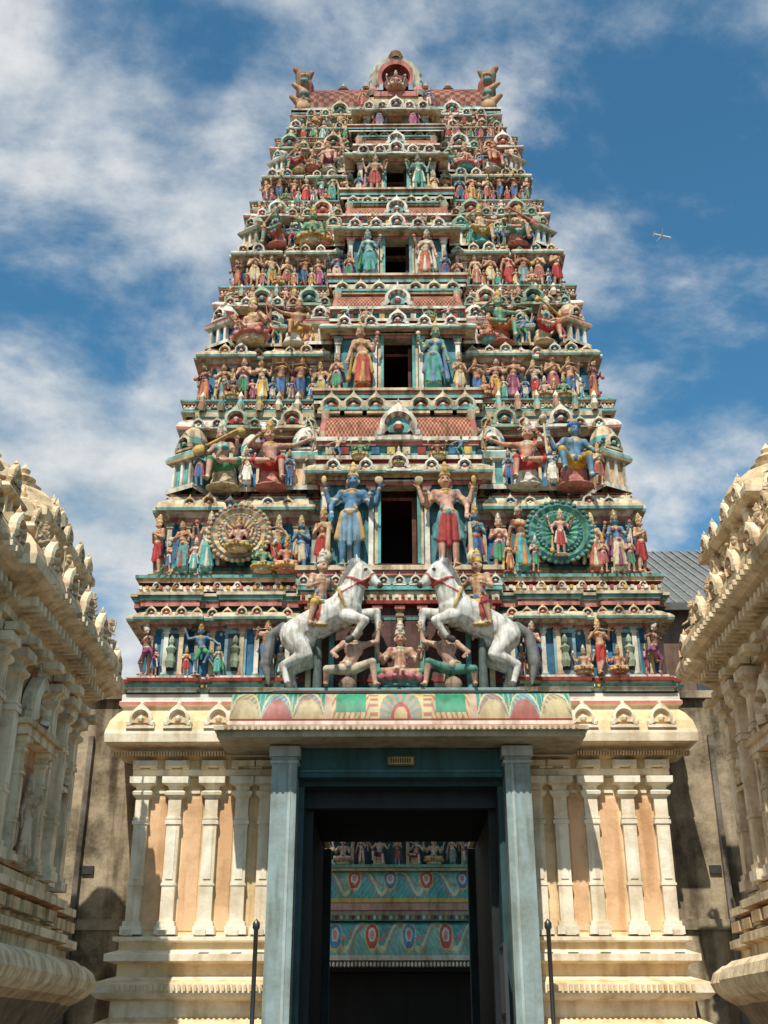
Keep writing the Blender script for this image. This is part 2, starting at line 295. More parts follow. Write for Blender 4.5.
# ------------------------------------------------------------------ GOPURAM
tower=empty('gopuram_tower')
YC=20.4
mb=MB()
def base_block(x0,x1):
    pl=[(x0,17),(x1,17),(x1,23.8),(x0,23.8)]
    P=[(.42,0,WALLC),(.42,.5,WALLC),(.30,.55,PILC),(.30,1.0,WALLC),(.38,1.03,PILC),(.38,1.2,PILC),(.26,1.3,WALLC),(.26,1.62,WALLC),(.36,1.66,PILC),(.36,1.76,PILC),(.24,1.83,WALLC),(.10,1.9,PILC),(.10,2.10,WALLC),
       (.26,2.13,PILC),(.34,2.2,PILC),(.34,2.32,WALLC),(.20,2.37,PILC),(.06,2.42,WALLC),(.06,2.58,WALLC),(.22,2.61,PILC),(.22,2.7,PILC),(.06,2.76,WALLC),(.06,2.86,PILC),(.14,2.88,PILC),(.14,2.93,PILC),(0,2.95,WALLC),(0,5.16,WALLC)]
    mb.sweep(pl,P,fix=lambda p:(0,1) if abs(p[0])<1.7 else (1,1))
base_block(-3.9,-1.62);base_block(1.62,3.9)
top=[(-3.9,17),(3.9,17),(3.9,23.8),(1.49,23.8),(1.49,22.6),(-1.49,22.6),(-1.49,23.8),(-3.9,23.8)]
mb.sweep(top,[(0,5.165,WALLC),(.08,5.18,PILC),(.08,5.27,PILC),(.04,5.3,WALLC),(.04,5.42,WALLC),(.14,5.45,PILC),(.14,5.52,PILC),(.2,5.55,WALLC),(.38,5.58,PILC),(.46,5.6,PILC),(.47,5.72,PILC),(.46,5.78,WALLC),(.42,5.92,WALLC),(.34,6.05,WALLC),(.27,6.12,PILC),(.27,6.17,PILC),(.33,6.19,PINK),(.33,6.24,WHITE),(.3,6.26,WHITE),(.3,6.36,DTEAL),(.3,6.4,CREAM)])
mb.box(-1.63,1.63,17.01,22.58,5.1,5.16,DARK)  # passage ceiling: interior shade put into a near-black colour
for s in(-1,1):
    for x in(3.80,3.32,2.78,2.33,1.98):
        pilaster(mb,s*x,17,2.96,5.15,.19,.11,PILC,(.86,.81,.68),True)
        for k in(-1,1): mb.box(s*x+k*.13-.05,s*x+k*.13+.05,16.86,17.0,5.275,5.40,PILC)
        mb.box(s*x-.16,s*x+.16,16.80,16.96,5.30,5.38,PILC)
        mb.box(s*x-.07,s*x+.07,16.62,16.66,2.93,3.0,PILC)
    for a,b in((3.18,2.92),(3.68,3.44),(2.65,2.46)):
        mb.box(min(s*a,s*b),max(s*a,s*b),16.985,17.0,3.02,4.85,PEACH)
        mb.box(min(s*a,s*b)+.05,max(s*a,s*b)-.05,16.975,17.0,4.93,4.97,PILC)
    for yy in(18,19.2,20.4,21.6,22.8):
        mb.at(s*3.9,yy,0,90*s);pilaster(mb,0,0,2.96,5.15,.22,.1,PILC,PILC,True);mb.at()
    mb.box(min(s*1.5,s*1.615),max(s*1.5,s*1.615),17.05,23.7,0,5.095,(.03,.03,.03))  # passage walls coloured near-black to stand in for interior shade
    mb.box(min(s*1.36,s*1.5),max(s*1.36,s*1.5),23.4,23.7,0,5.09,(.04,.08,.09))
    for x in(3.85,3.3,2.7,): kudu(mb,s*x,16.55,5.80,.34,0,PILC,WALLC,PILC)
    for yy in(17.6,19,20.4,21.8): kudu(mb,s*4.34,yy,5.8,.34,90*s,PILC,WALLC,PILC)
    for k in range(40):
        x=s*(2.62+k*.042);mb.box(x-.012,x+.012,16.72,16.86,5.44,5.50,WALLC)
    for k in range(30):
        x=s*(1.75+k*.075);mb.box(x-.02,x+.02,16.60,16.64,2.22,2.30,WALLC)
mb.build('base_storey',M_BASE,tower)
# --- portal
mb=MB();TC=(.29,.38,.39);TCL=(.42,.50,.50)
for s in(-1,1):
    x0,x1=sorted((s*1.48,s*1.84))
    mb.box(x0,x1,16.2,16.62,0,5.46,TC);mb.box(x0-.04,x1+.04,16.16,16.66,5.3,5.44,TCL);mb.box(x0-.025,x1+.025,16.175,16.64,5.2,5.24,TCL)
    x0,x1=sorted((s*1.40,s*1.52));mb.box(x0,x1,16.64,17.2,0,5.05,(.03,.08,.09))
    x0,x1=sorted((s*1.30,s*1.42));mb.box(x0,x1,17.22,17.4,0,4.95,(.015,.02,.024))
    x0,x1=sorted((s*1.56,s*1.60));mb.box(x0,x1,16.185,16.2,.3,5.2,TCL)
mb.box(-1.47,1.47,16.42,16.6,5.05,5.455,(.02,.085,.10));mb.box(-1.46,1.46,16.40,16.42,5.12,5.15,(.04,.15,.17));mb.box(-1.5,1.5,16.62,17.0,4.96,5.45,(.012,.035,.04))  # teal lintel and beam behind it: canopy shadow painted into darkened colours
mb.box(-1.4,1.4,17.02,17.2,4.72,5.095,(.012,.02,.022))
mb.box(-2.58,2.58,15.72,16.98,5.47,5.55,(.36,.33,.24));mb.box(-2.62,2.62,15.66,16.5,5.555,5.61,(.62,.58,.44))
mb.box(-2.5,2.5,15.72,16.9,5.61,5.64,PINK)
for i in range(60):
    x=-2.45+i*.083;mb.box(x-.02,x+.02,15.64,15.67,5.56,5.60,(.45,.3,.15))
def paint(u,w):
    a=abs(u)
    if w<.07: return WHITE
    if w<.11: return RED
    if w>.93: return (.5,.4,.2)
    if a<.32:
        r=math.hypot(u/.32,(w-.12)/.8);t=math.atan2((w-.1)*.6,u)
        if r<.3: return (.5,.38,.2)
        if r<.42: return (.35,.06,.05)
        if r<.95: return (.42,.24,.16) if int((t+4)*6)%2 else (.12,.30,.24)
        return (.52,.44,.22)
    if a<.44: return (.50,.45,.25) if int(w*12)%2 else (.4,.15,.1)
    if a<.98:
        if .22<w<.8 and .5<a<.92: return (.03,.28,.16)
        return (.50,.42,.22) if int(a*40+w*9)%3 else (.38,.15,.10)
    if a<1.08: return (.48,.34,.24)
    k=(a-1.08)/.45
    ph=abs((k%1)-.5)*2
    e=.15+.72*(1-ph**2);e2=.05+.5*(1-ph**2)
    if abs(w-e)<.06: return (.55,.47,.25)
    if w<e2: return (.38,.12,.10) if int(k)%2 else (.48,.40,.22)
    if w<e: return [(.36,.24,.24),(.20,.36,.38),(.42,.34,.16)][int(k)%3] if int(w*16+a*30)%3 else (.14,.2,.22)
    return (.04,.25,.22) if int(a*60)%4 else (.3,.38,.24)
def painted(mb,x0,x1,curve,nx,nw,fn,xs=1):
    vs=[];fs=[];cs=[]
    for i in range(nx+1):
        for j in range(nw+1):
            y,z=curve(j/nw);vs.append((x0+(x1-x0)*i/nx,y,z))
    for i in range(nx):
        for j in range(nw):
            a=i*(nw+1)+j;fs.append((a,a+nw+1,a+nw+2,a+1));cs.append(fn((x0+(x1-x0)*(i+.5)/nx)*xs,(j+.5)/nw))
    mb.add(vs,fs,cs)
cv=lambda t:(15.76+.30*(1-math.cos(t*math.pi/2)),5.64+.53*math.sin(t*math.pi/2))
painted(mb,-2.42,2.42,cv,420,26,paint)
for s in(-1,1):
    vs=[(s*2.42,16.3,5.64),(s*2.42,16.3,6.17)]+[(s*2.42,)+cv(t) for t in np.linspace(0,1,9)]
    mb.add(vs,[(0,)+tuple(range(2,11))+(1,)],(.45,.38,.28))
mb.box(-2.4,2.4,16.05,16.8,5.7,6.165,CREAM)
mb.box(-1.85,1.85,15.98,16.75,6.17,6.205,DTEAL);mb.box(-1.8,1.8,16.02,16.75,6.206,6.235,PINK);mb.box(-1.74,1.74,16.06,16.75,6.236,6.27,AQUA)
mb.build('portal_canopy',M_GLOSS,tower)
# --- upper tiers
def lattice_roof(mb,hw,yf,z0,z1,dep,c1=(.24,.05,.03),c2=(.48,.24,.14),nx=60,nw=10):
    painted(mb,-hw,hw,lambda t:(yf+dep*(1-math.cos(t*math.pi/2)),z0+(z1-z0)*math.sin(t*math.pi/2)),nx,nw,lambda u,w:c1 if (int((u+9)*nx/(2*hw))+int(w*nw))%2 else c2)
def tier(z0,z1,W,yf,cb,oh,oz0,oz1,idx,zf):
    mb=MB();h=z1-z0;yb=2*YC-yf;r=random.Random(idx*5+3)
    bays=[(.80*W,.97*W,.12),(.42*W,.62*W,.12)]
    ko=min(.25,.078*W);ow=oh
    pl=plan_of(W-.05,yf,yb,bays,(ow+.02,1.3))
    hp=(zf-z0);a=.36
    prP=courses(z0,[(a-.06,hp*.16,CREAM),(a+.02,hp*.14,PINK if idx%2 else AQUA),(a-.07,hp*.12,DTEAL),(a-.02,hp*.18,WHITE),(a-.10,hp*.14,RED),(a+.0,hp*.14,CREAM),(a+.04,hp*.11,AQUA)])+[(a-.0,zf,PINK)]
    mb.sweep(rect(W-.05,yf,yb),prP)
    zw=z0+.44*h;zk=z0+.52*h;zb=z0+.54*h;zu=z0+.88*h
    pr=courses(zf+.004,[(.06,.05*h,CREAM),(.03,.02*h,AQUA)])
    pr+=[(0,zf+.075*h,BLUE),(0,zw-.05*h,CREAM),(.05,zw-.045*h,PINK),(.05,zw-.02*h,WHITE)]  # blue recess wall, its paint kept dark to imitate occlusion shade
    pr+=kapota(zw,.07*h,ko,CREAM,AQUA,.0)[1:-1]
    pr+=[(.08,zk,RED),(.08,zk+.01*h,WHITE),(.02,zb,AQUA)]
    fx=lambda p:(0,0) if abs(p[0])<ow+.03 else (1,1)
    mb.sweep(pl,pr,fix=fx)
    sb=min(.30,.085*W) # side set-back of the parapet level
    WB=W-.05-sb
    plB=plan_of(WB,yf+.14,yb-.14,[],(ow+.02,1.1))
    prB=[(0,zb-.01,BLUE),(0,zu-.06*h,WHITE),(.07,zu-.05*h,RED),(.07,zu-.02*h,CREAM)]+[(x[0]+.02,x[1],x[2]) for x in kapota(zu,.07*h,.28,WHITE,PINK)[1:-1]]+courses(zu+.075*h,[(.08,.018*h,DTEAL),(.04,.03*h,CREAM)])
    mb.sweep(plB,prB,fix=fx)
    for s in(-1,1): mb.box(*sorted((s*(ow-.012),s*(ow+.012))),yf-.1,yf+1.26,zf+.01,oz1+.055,BROWN)  # opening side liners, coloured dark to imitate interior shade
    mb.box(-ow,ow,yf+1.22,yf+1.27,zf+.01,oz1+.055,DARK);mb.box(-ow-.03,ow+.03,yf-.1,yf+1.28,oz1+.056,oz1+.09,BROWN)  # dark back and ceiling plates: shade of the opening painted in
    xs=[];k=cb+.12
    while k<W-.05:
        xs.append(k);k+=.30 if h>3 else .25
    def yw(x):
        for(p,q,d)in bays:
            if p-.02<abs(x)<q+.02: return yf-d
        return yf
    cols=[WHITE,CREAM,AQUA,PINK]
    for s in(-1,1):
        for i,x in enumerate(xs):
            pilaster(mb,s*x,yw(x),zf+.075*h,zw-.05*h,.075,.07,cols[(i)%2],cols[(i+1+idx)%4])
            mb.box(*sorted((s*(x+.08),s*(x+.20))),yw(x)-.03,yw(x)+.01,zf+.11*h,zw-.1*h,[BLUE,(.10,.30,.34),(.38,.12,.10),(.06,.18,.34)][i%4])
            if x<WB-.04: pilaster(mb,s*x,yf+.14,zb+.01,zu-.06*h,.07,.06,cols[(i+1)%2],cols[(i+idx)%4])
        for yy in np.arange(yf+.3,yb-.2,.42):
            mb.at(s*(W-.05),yy,0,90*s);pilaster(mb,0,0,zf+.075*h,zw-.05*h,.09,.07,WHITE,PINK);pilaster(mb,0,sb,zb+.01,zu-.06*h,.09,.07,CREAM,AQUA);mb.at()
        n=int((W-cb)/.30)
        for i in range(n):
            x=cb+.1+(W-cb)*(i+.4)/n
            kudu(mb,s*x,yw(x)-ko+.03,zw+.005*h,.21*r.uniform(.85,1.2),0,r.choice([CREAM,WHITE]),r.choice([DTEAL,RED,BLUE]),r.choice([PINK,AQUA,YEL]),8)
            big=(i%3==1)
            if x<WB+.05: kudu(mb,s*x,yf-.12,zu+.0*h,.40 if big else .2,0,r.choice([CREAM,WHITE,SAGE]),r.choice([DTEAL,RED]),r.choice([PINK,AQUA]),10)
            kudu(mb,s*(x+.1),yf-a+.02,z0+hp*.5,.13,0,WHITE,RED,YEL,6)
        for yy in np.arange(yf+.2,yb,.5):
            kudu(mb,s*(W+.15),yy,zw,.26,90*s,CREAM,DTEAL,PINK,8);kudu(mb,s*(WB+.25),yy,zu,.28,90*s,CREAM,RED,AQUA,8)
        dentils(mb,*(sorted((s*cb,s*(W-.03)))),yf-.04,zw-.075*h,.022*h,[WHITE,PINK,CREAM,DTEAL])
        dentils(mb,*(sorted((s*cb,s*(W+.3)))),yf-a-.02,z0+hp*.45,.12*hp,[WHITE,YEL,WHITE,PINK])
        kh=.40*h;kw=min(.50,.16*h)
        for f in((.91),(.41) ):
            x=f*W
            if x>cb+.15: kuta(mb,s*x,yf-.02,zb,kw,kh,0 if f<.9 else s*30,[r.choice([CREAM,WHITE,SAGE]),r.choice([AQUA,BLUE,PEACH]),r.choice([PINK,RED,AQUA]),WHITE])
        kuta(mb,s*.65*W,yf+.0,zb,kw*.8,kh*.9,0,[WHITE,BLUE,AQUA,CREAM])
        for f in(.30,.62,.92): kuta(mb,s*(W-.26),yf+(yb-yf)*f,zb,kw*.9,kh,90*s)
        for x in np.arange(cb+.15,WB,.34):
            mb.lathe(s*x,yf+.06,zu+.12*h,[(.05,0,CREAM),(.08,.03*h,r.choice([PINK,AQUA,WHITE,YEL])),(.04,.06*h,CREAM),(.06,.075*h,WHITE),(0,.11*h,GOLD)],6)
    # central bay
    p=.42;yb0=yf-p;zc=z0+.57*h
    for s in(-1,1):
        x0,x1=sorted((s*(ow+.10),s*cb));mb.box(x0,x1,yb0,yf+.03,zf,zc,(.09,.26,.30))
        for x in(ow+.16,cb*.62,cb-.07): pilaster(mb,s*x,yb0,zf,zc-.03*h,.08,.08,WHITE,PINK if idx%2 else AQUA)
        x0,x1=sorted((s*ow,s*(ow+.05)));mb.box(x0,x1,yb0-.07,yf,oz0,oz1+.05,AQUA)
        x0,x1=sorted((s*(ow+.05),s*(ow+.101)));mb.box(x0,x1,yb0-.04,yf,oz0,oz1+.10,CREAM)
    mb.box(-ow-.1,ow+.1,yb0-.02,yf-.12,oz1+.05,zc,CREAM);mb.box(-ow-.06,ow+.06,yb0-.09,yb0,oz1+.05,oz1+.11,WHITE)
    mb.box(-ow,ow,yb0-.04,yf-.14,zf-.02,oz0,BROWN)
    mb.box(ow*.72,ow-.013,yb0+.2,yb0+.24,oz0,oz0+(oz1-oz0)*.92,(.14,.055,.03))
    bp=[(-cb,yb0),(cb,yb0),(cb,yf+.1),(-cb,yf+.1)]
    q=.3
    mb.sweep(bp,courses(z0+.003,[(q+.02,hp*.2,WHITE),(q-.03,hp*.12,RED),(q+.04,hp*.2,AQUA),(q-.04,hp*.14,CREAM),(q+.02,hp*.16,PINK),(q+.06,hp*.17,CREAM)]))
    mb.sweep(bp,courses(zc-.03*h,[(.05,.02*h,PINK),(.09,.02*h,CREAM)])+kapota(zc+.01*h,.06*h,.26,CREAM,AQUA)[1:-1]+courses(zc+.072*h,[(.05,.02*h,RED),(.10,.02*h,WHITE),(.0,.055*h,AQUA),(.06,.02*h,PINK),(.1,.02*h,WHITE)]))
    zt=zc+.21*h
    dentils(mb,-cb,cb,yb0,zc+.12*h,.035*h,[CREAM,RED,WHITE,BLUE,YEL])
    for i in range(-2,3):
        kudu(mb,i*cb*.42,yb0-.24,zc+.012*h,.24 if i else .34,0,WHITE,DTEAL,PINK,8)
    lattice_roof(mb,cb*.95,yb0-.04,zt,zt+.15*h,.35,nx=int(cb*60),nw=12)
    mb.box(-cb*.95,cb*.95,yb0+.2,yf+.2,zt-.01,zt+.145*h,CREAM)
    mb.box(-cb*.97,cb*.97,yb0+.15,yf+.2,zt+.15*h,z1-.004,CREAM);mb.box(-cb,cb,yb0+.08,yf+.2,zt+.165*h,zt+.18*h,AQUA)
    kudu(mb,0,yb0-.06,zt-.02*h,.17*h,0,WHITE,AQUA,PINK,14)
    for s in(-1,1):
        mb.at(s*cb*.97,yb0+.15,zt,0,1);mb.lathe(0,0,0,[(.07,0,CREAM),(.12,.05*h,PINK),(.07,.12*h,CREAM),(.1,.16*h,AQUA),(.03,.2*h,CREAM),(0,.24*h,GOLD)],8);mb.at()
        for i in range(3): kudu(mb,s*(.3+.3*i)*cb,yb0+.14,zt+.15*h,.1*h,0,CREAM,RED,AQUA,8)
    mb.build('tier_%d'%idx,M_TOWER,tower)
T=[(7.98,11.75,3.92,17.45,1.30,.30,8.60,10.02,8.45),
   (11.75,14.6,3.56,18.0,1.16,.26,12.15,13.32,12.05),
   (14.6,17.1,3.13,18.5,.98,.235,15.10,16.08,14.9),
   (17.1,19.25,2.70,18.95,.82,.21,17.52,18.38,17.37),
   (19.25,20.42,2.30,19.32,.70,.20,19.5,20.1,19.42)]
for i,t in enumerate(T): tier(t[0],t[1],t[2],t[3],t[4],t[5],t[6],t[7],i+1,t[8])
# --- tier 0
mb=MB();W0=4.02;yf0=16.95
pl=plan_of(W0,yf0,2*YC-yf0,[(.82*W0,.97*W0,.08),(.5*W0,.66*W0,.08)])
mb.sweep(pl,courses(6.38,[(.22,.06,WHITE),(.26,.05,DTEAL),(.2,.06,CREAM),(.24,.05,RED),(.18,.05,WHITE)])+[(0,6.652,BLUE),(0,7.45,CREAM),(.05,7.47,PINK),(.05,7.52,WHITE)]+kapota(7.56,.16,.24,CREAM,AQUA)[1:-1]+courses(7.73,[(.1,.05,DTEAL),(.16,.06,PINK),(.1,.05,WHITE),(.18,.06,AQUA),(.22,.05,CREAM)]))
for s in(-1,1):
    for i,x in enumerate(np.arange(1.75,4.0,.235)):
        yy=yf0-.08 if(.82*W0<x<.97*W0 or .5*W0<x<.66*W0) else yf0
        pilaster(mb,s*x,yy,6.66,7.46,.07,.07,[WHITE,CREAM][i%2],[AQUA,PINK][i%2])
        kudu(mb,s*x,yy-.22,7.58,.17,0,CREAM,[RED,DTEAL][i%2],PINK,8)
    dentils(mb,*sorted((s*1.6,s*4.0)),yf0,7.36,.05,[WHITE,RED,WHITE,BLUE]);dentils(mb,*sorted((s*1.8,s*4.2)),yf0-.24,6.46,.04,[WHITE,YEL])
    for u in(3.54,2.55):
        mb.box(s*u-.17,s*u+.17,yf0-.13,yf0-.02,6.68,7.42,(.24,.38,.43));mb.box(s*u-.12,s*u+.12,yf0-.135,yf0-.12,6.76,7.36,(.05,.08,.10))
        mb.at(s*u,yf0-.15,6.8,0,.5);mb.lathe(0,0,0,[(.12,0,SAGE),(.16,.2,SAGE),(.1,.45,SAGE),(.17,.62,SAGE),(.05,.74,SAGE),(.09,.82,SAGE),(.09,.92,SAGE),(.03,1.05,SAGE),(0,1.1,SAGE)],8);mb.at()
    for yy in np.arange(17.3,23.5,.5):
        mb.at(s*W0,yy,0,90*s);pilaster(mb,0,0,6.66,7.46,.1,.07,WHITE,PINK);mb.at()
def halo(mb,x,y,z,R,cols,rim):
    mb.at(x,y,z)
    n=36;vs=[(0,0,0)];fs=[];cs=[]
    rr=[.3,.55,.72,.86,1.0]
    for k,q in enumerate(rr):
        for i in range(n):
            a=2*math.pi*i/n;q2=q*(1+.06*(i%2)*(k==4));vs.append((R*q2*math.cos(a),-.05*(k%2)-.03-.02*(i%2),R*q2*math.sin(a)))
    for i in range(n): fs.append((0,1+i,1+(i+1)%n));cs.append(cols[0])
    for k in range(4):
        for i in range(n): j=(i+1)%n;fs.append((1+k*n+i,1+(k+1)*n+i,1+(k+1)*n+j,1+k*n+j));cs.append(cols[(k+1+(i%2)*2)%len(cols)])
    mb.add(vs,fs,cs)
    for i in range(n):
        a=2*math.pi*i/n
        for q,sz in((1.0,.04),(.66,.025)): mb.lathe(R*q*math.cos(a),-.06,R*q*math.sin(a)-sz,[(0,0,rim),(sz,.6*sz,rim),(sz,1.4*sz,rim),(0,2*sz,rim)],6)
    mb.at()
halo(mb,-2.62,17.05,9.16,.50,[(.36,.14,.11),(.56,.44,.26),(.18,.30,.30),(.60,.46,.26)],(.62,.50,.30))
halo(mb,2.62,17.05,9.16,.54,[(.08,.2,.2),(.06,.22,.14),(.08,.2,.28),(.12,.32,.22)],(.16,.36,.26))
mb.build('plinth_tier',M_TOWER,tower)
# --- roof vault
mb=MB();RW=2.16;yr=19.5
mb.sweep([(-RW,yr),(RW,yr),(RW,2*YC-yr),(-RW,2*YC-yr)],courses(20.425,[(.12,.05,CREAM),(.18,.05,AQUA),(.1,.05,RED),(.2,.05,WHITE)]))
RZ=20.62
def vault(t,): return(YC-.93*math.cos(t*math.pi),RZ+1.3*math.sin(t*math.pi)**.8)
painted(mb,-RW,RW,vault,150,60,lambda u,w:((.16,.04,.03) if (int((u+9)/.0576*.5)+int(w*30))%2 else (.36,.15,.09)) if .03<w<.97 else AQUA)
mb.box(-RW,RW,yr-.03,yr+.05,RZ,RZ+.09,(.18,.36,.42));mb.box(-RW,RW,YC-.1,YC+.1,RZ+1.28,RZ+1.36,CREAM)
for i in range(26): kudu(mb,-2.05+i*.164,YC-.12,RZ+1.30,.11,0,CREAM,RED,PINK,6)
for i in range(15): kudu(mb,-1.96+i*.28,yr-.03,RZ-.06,.16,0,CREAM,RED,AQUA,8)
for x in(-1.25,-.72,.72,1.25): kalasha(mb,x,YC,RZ+1.34,.5)
kalasha(mb,0,YC,RZ+1.34,.6)
mb.at(0,19.35,20.75,0,1)
n=26;vs=[];fs=[];cs=[]
rad=[(.30,-.02),(.34,-.14),(.44,-.16),(.47,-.06),(.56,-.08),(.62,0),(.62,.5)]
for i in range(n+1):
    a=math.radians(-30+240*i/n)
    for(k,(rr,yy))in enumerate(rad):
        q=rr*(1.06 if k in(4,5) and i%2 else 1);vs.append((q*math.cos(a)*.95,yy,.72+q*1.15*math.sin(a)))
for i in range(n):
    for k in range(6): fs.append((i*7+k,i*7+k+1,(i+1)*7+k+1,(i+1)*7+k));cs.append([RED,PINK,WHITE,(.5,.46,.36),(.66,.6,.48),CREAM][k])
mb.add(vs,fs,cs)
mb.prism([(.31*.95*math.cos(math.radians(a)),.72+.31*1.15*math.sin(math.radians(a))) for a in range(-90,270,20)],0,.3,(.15,.05,.05))
mb.box(-.6,.6,-.12,.4,-.1,.12,CREAM);mb.box(-.5,.5,-.16,.3,.12,.26,PINK)
mb.lathe(0,-.05,1.36,[(.1,0,CREAM),(.18,.05,RED),(.14,.14,CREAM),(.05,.2,GOLD),(0,.3,GOLD)],8)
for s in(-1,1): mb.lathe(s*.52,-.05,.2,[(.08,0,WHITE),(.14,.1,PINK),(.08,.25,WHITE),(.11,.33,AQUA),(0,.46,WHITE)],8)
mb.at()
mb.build('roof_vault',M_TOWER,tower)
for s in(-1,1):
    hp=[ell((0,0,.25),(.22,.75,.3),'a'),ell((0,0,.6),(.19,.75,.45),'b'),cap((0,-.35,.6),(.0,-.5,1.15),.20,.18,'a'),cap((.0,-.5,1.15),(.08,-.56,1.42),.17,.13,'b'),cap((.08,-.56,1.42),(.20,-.62,1.55),.11,.06,'a'),
        cap((0,-.5,1.3),(-.13,-.56,1.5),.11,.06,'b'),cap((0,0,.9),(.03,0,1.5),.18,.09,'a'),cap((0,.4,.8),(.06,.5,1.5),.15,.08,'a'),cap((.05,-.6,.45),(.24,-.7,.62),.10,.06,'c'),cap((.02,-.62,.85),(.22,-.70,1.0),.09,.05,'c'),
        ell((0,-.66,.35),(.15,.12,.16),'c'),ell((0,-.70,1.12),(.09,.07,.08),'d'),ell((0,-.66,.72),(.12,.12,.09),'d'),ell((.0,-.66,1.3),(.1,.08,.06),'c'),ell((-.08,-.66,.55),(.06,.07,.06),'b')]
    me,lab=realize(hp,[],.026,'horned_gable');paintmesh(me,lab,{'a':(.36,.13,.08),'b':(.30,.22,.15),'c':(.54,.33,.18),'d':(.16,.30,.30)},M_STAT)
    ob=bpy.data.objects.new('horned_gable',me);scene.collection.objects.link(ob);ob.location=(s*2.10,20.15,20.50);ob.scale=(s*1.15,1,1.0);ob.parent=tower
# ------------------------------------------------------------------ statues on tower
def row(xs,y,z,h,poses,hv=.07):
    for i,x in enumerate(xs):
        for s in(-1,1): put(RND.choice(poses),s*(x+RND.uniform(-.03,.03)),y,z,h*RND.uniform(1-hv,1+hv),RND.uniform(-20,20)+(35*s if x==xs[-1] else 0),parent=tower,flip=s<0)
ST=['lady','pray','ladyb','flute','guardian','dancer'];SE=['veena','archer','king','cross','archer','dancer']
row([2.05,3.05,3.88],16.72,6.65,.92,['dancer','pray','strong','flute'])
row([1.85,2.8,3.30,3.78],16.70,6.65,.5,['cross','pray','lady'])
row([1.62,2.0,3.14,3.55,3.92],17.06,8.45,1.16,['lady','pray','ladyb','flute'],.12)
row([1.8,2.2,3.32,3.74],17.0,8.45,.62,['lady','pray','cross'])
put('cross',-2.62,16.94,8.78,.66,parent=tower,over={'skin':(.66,.42,.36)});put('guardian',2.62,16.94,8.72,.82,parent=tower,over={'skin':(.64,.34,.30),'cloth':(.45,.07,.06)})
for s in(-1,1):
    put('archer',s*2.14,17.15,10.03,1.32,s*-8,v=1 if s<0 else 3,parent=tower,flip=s>0,over={'cloth':(.48,.03,.03),'skin':(.62,.32,.22) if s>0 else (.60,.33,.24)})
    put('veena' if s<0 else 'king',s*2.98,17.15,10.03,1.32,s*10,v=2,parent=tower,flip=s<0,over={'cloth':(.05,.27,.13) if s<0 else (.64,.39,.05),'skin':(.62,.36,.26) if s<0 else (.12,.26,.40)})
    put('lady',s*2.56,17.0,10.03,.72,0,parent=tower,over={'cloth':WHITE,'cloth2':WHITE});put('pray',s*3.36,17.05,10.03,.8,20*s,parent=tower);put('pray',s*1.85,17.05,10.03,.7,-10*s,parent=tower)
    for i,yy in enumerate((18.2,19.4,20.6,21.8)):
        put(RND.choice(ST),s*4.12,yy,8.45,1.15,90*s,parent=tower);put(RND.choice(SE),s*3.72,yy+.5,10.03,1.1,90*s,parent=tower)
spec=[(1,1.0,1.14,[1.42,1.78,2.12,2.48,2.82,3.15,3.55]),(2,.9,1.0,[1.2,1.52,1.84,2.16,2.46,2.78,3.14]),(3,.78,.86,[1.02,1.32,1.6,1.88,2.16,2.44,2.73]),(4,.56,.44,[.88,1.12,1.36,1.6,1.84,2.08,2.32])]
for(i,ha,hb,xa)in spec:
    t=T[i];zb=t[0]+.54*(t[1]-t[0]);W=t[2]
    row(xa,t[3]-.27,t[8],ha,ST[:5],.14);row([.54*W,.77*W],t[3]-.2,zb+.02,hb,SE[:4])
    row([.47*W,.66*W,.85*W],t[3]-.24,zb+.02,hb*.62,['lady','pray','cross','dancer'])
    row([x+.15 for x in xa[:-1]],t[3]-.33,t[8],ha*.5,['lady','pray','cross','ladyb'])
    row([.34*W,.6*W,.78*W,.9*W],t[3]+.04,t[1]-.075*(t[1]-t[0]),hb*.4,['cross','king','veena'])
    for s in(-1,1):
        for yy in np.arange(t[3]+.5,2*YC-t[3],.8):
            put(RND.choice(ST),s*(t[2]+.17),yy,t[8],ha,90*s,parent=tower);put(RND.choice(SE),s*(t[2]-.15),yy+.3,zb,hb*.9,90*s,parent=tower)
gh=[1.9,1.5,1.2,1.05,.78];gx=[.80,.66,.56,.46,.38]
GO=[({'skin':(.11,.26,.44),'cloth':(.20,.34,.46),'cloth2':(.56,.34,.12),'prop':CREAM},{'skin':(.66,.38,.29),'cloth':(.38,.04,.04),'cloth2':(.12,.33,.36),'prop':CREAM}),
    ({'skin':(.60,.34,.24),'cloth':(.45,.07,.04),'cloth2':(.55,.35,.13)},{'skin':(.20,.40,.33),'cloth':(.07,.35,.27),'cloth2':(.15,.27,.42)}),
    ({'skin':(.22,.38,.47),'cloth':(.09,.32,.40)},{'skin':(.64,.38,.28),'cloth':(.54,.16,.09)}),({'skin':(.58,.33,.23),'cloth':(.44,.08,.07)},{'skin':(.18,.38,.34),'cloth':(.08,.34,.25)}),({'skin':(.20,.32,.45),'cloth':(.12,.24,.40)},{'skin':(.62,.36,.28),'cloth':(.44,.12,.23)})]
for i,t in enumerate(T):
    for k,s in enumerate((-1,1)):
        put('guardian' if i in(0,3) else 'lady' if i==1 else ('lady','guardian')[i%2],s*gx[i],t[3]-.42-.18,t[8]+.01,gh[i],0,parent=None if i==0 else tower,name='guardian_statue' if i==0 else None,over=GO[i][k],flip=s>0)
    h=t[1]-t[0];put('cross',0,t[3]-.60,t[0]+.60*h+.02,.11*h,parent=tower)
    for s in(-1,1):
        put('pray',s*t[4]*.95,t[3]-.5,t[8],gh[i]*.62,s*15,parent=tower)
        put('cross',s*t[4]*.5,t[3]-.55,t[0]+.655*h,.12*h,parent=tower);put('dancer',s*t[4]*.8,t[3]-.5,t[0]+.655*h,.14*h,parent=tower)
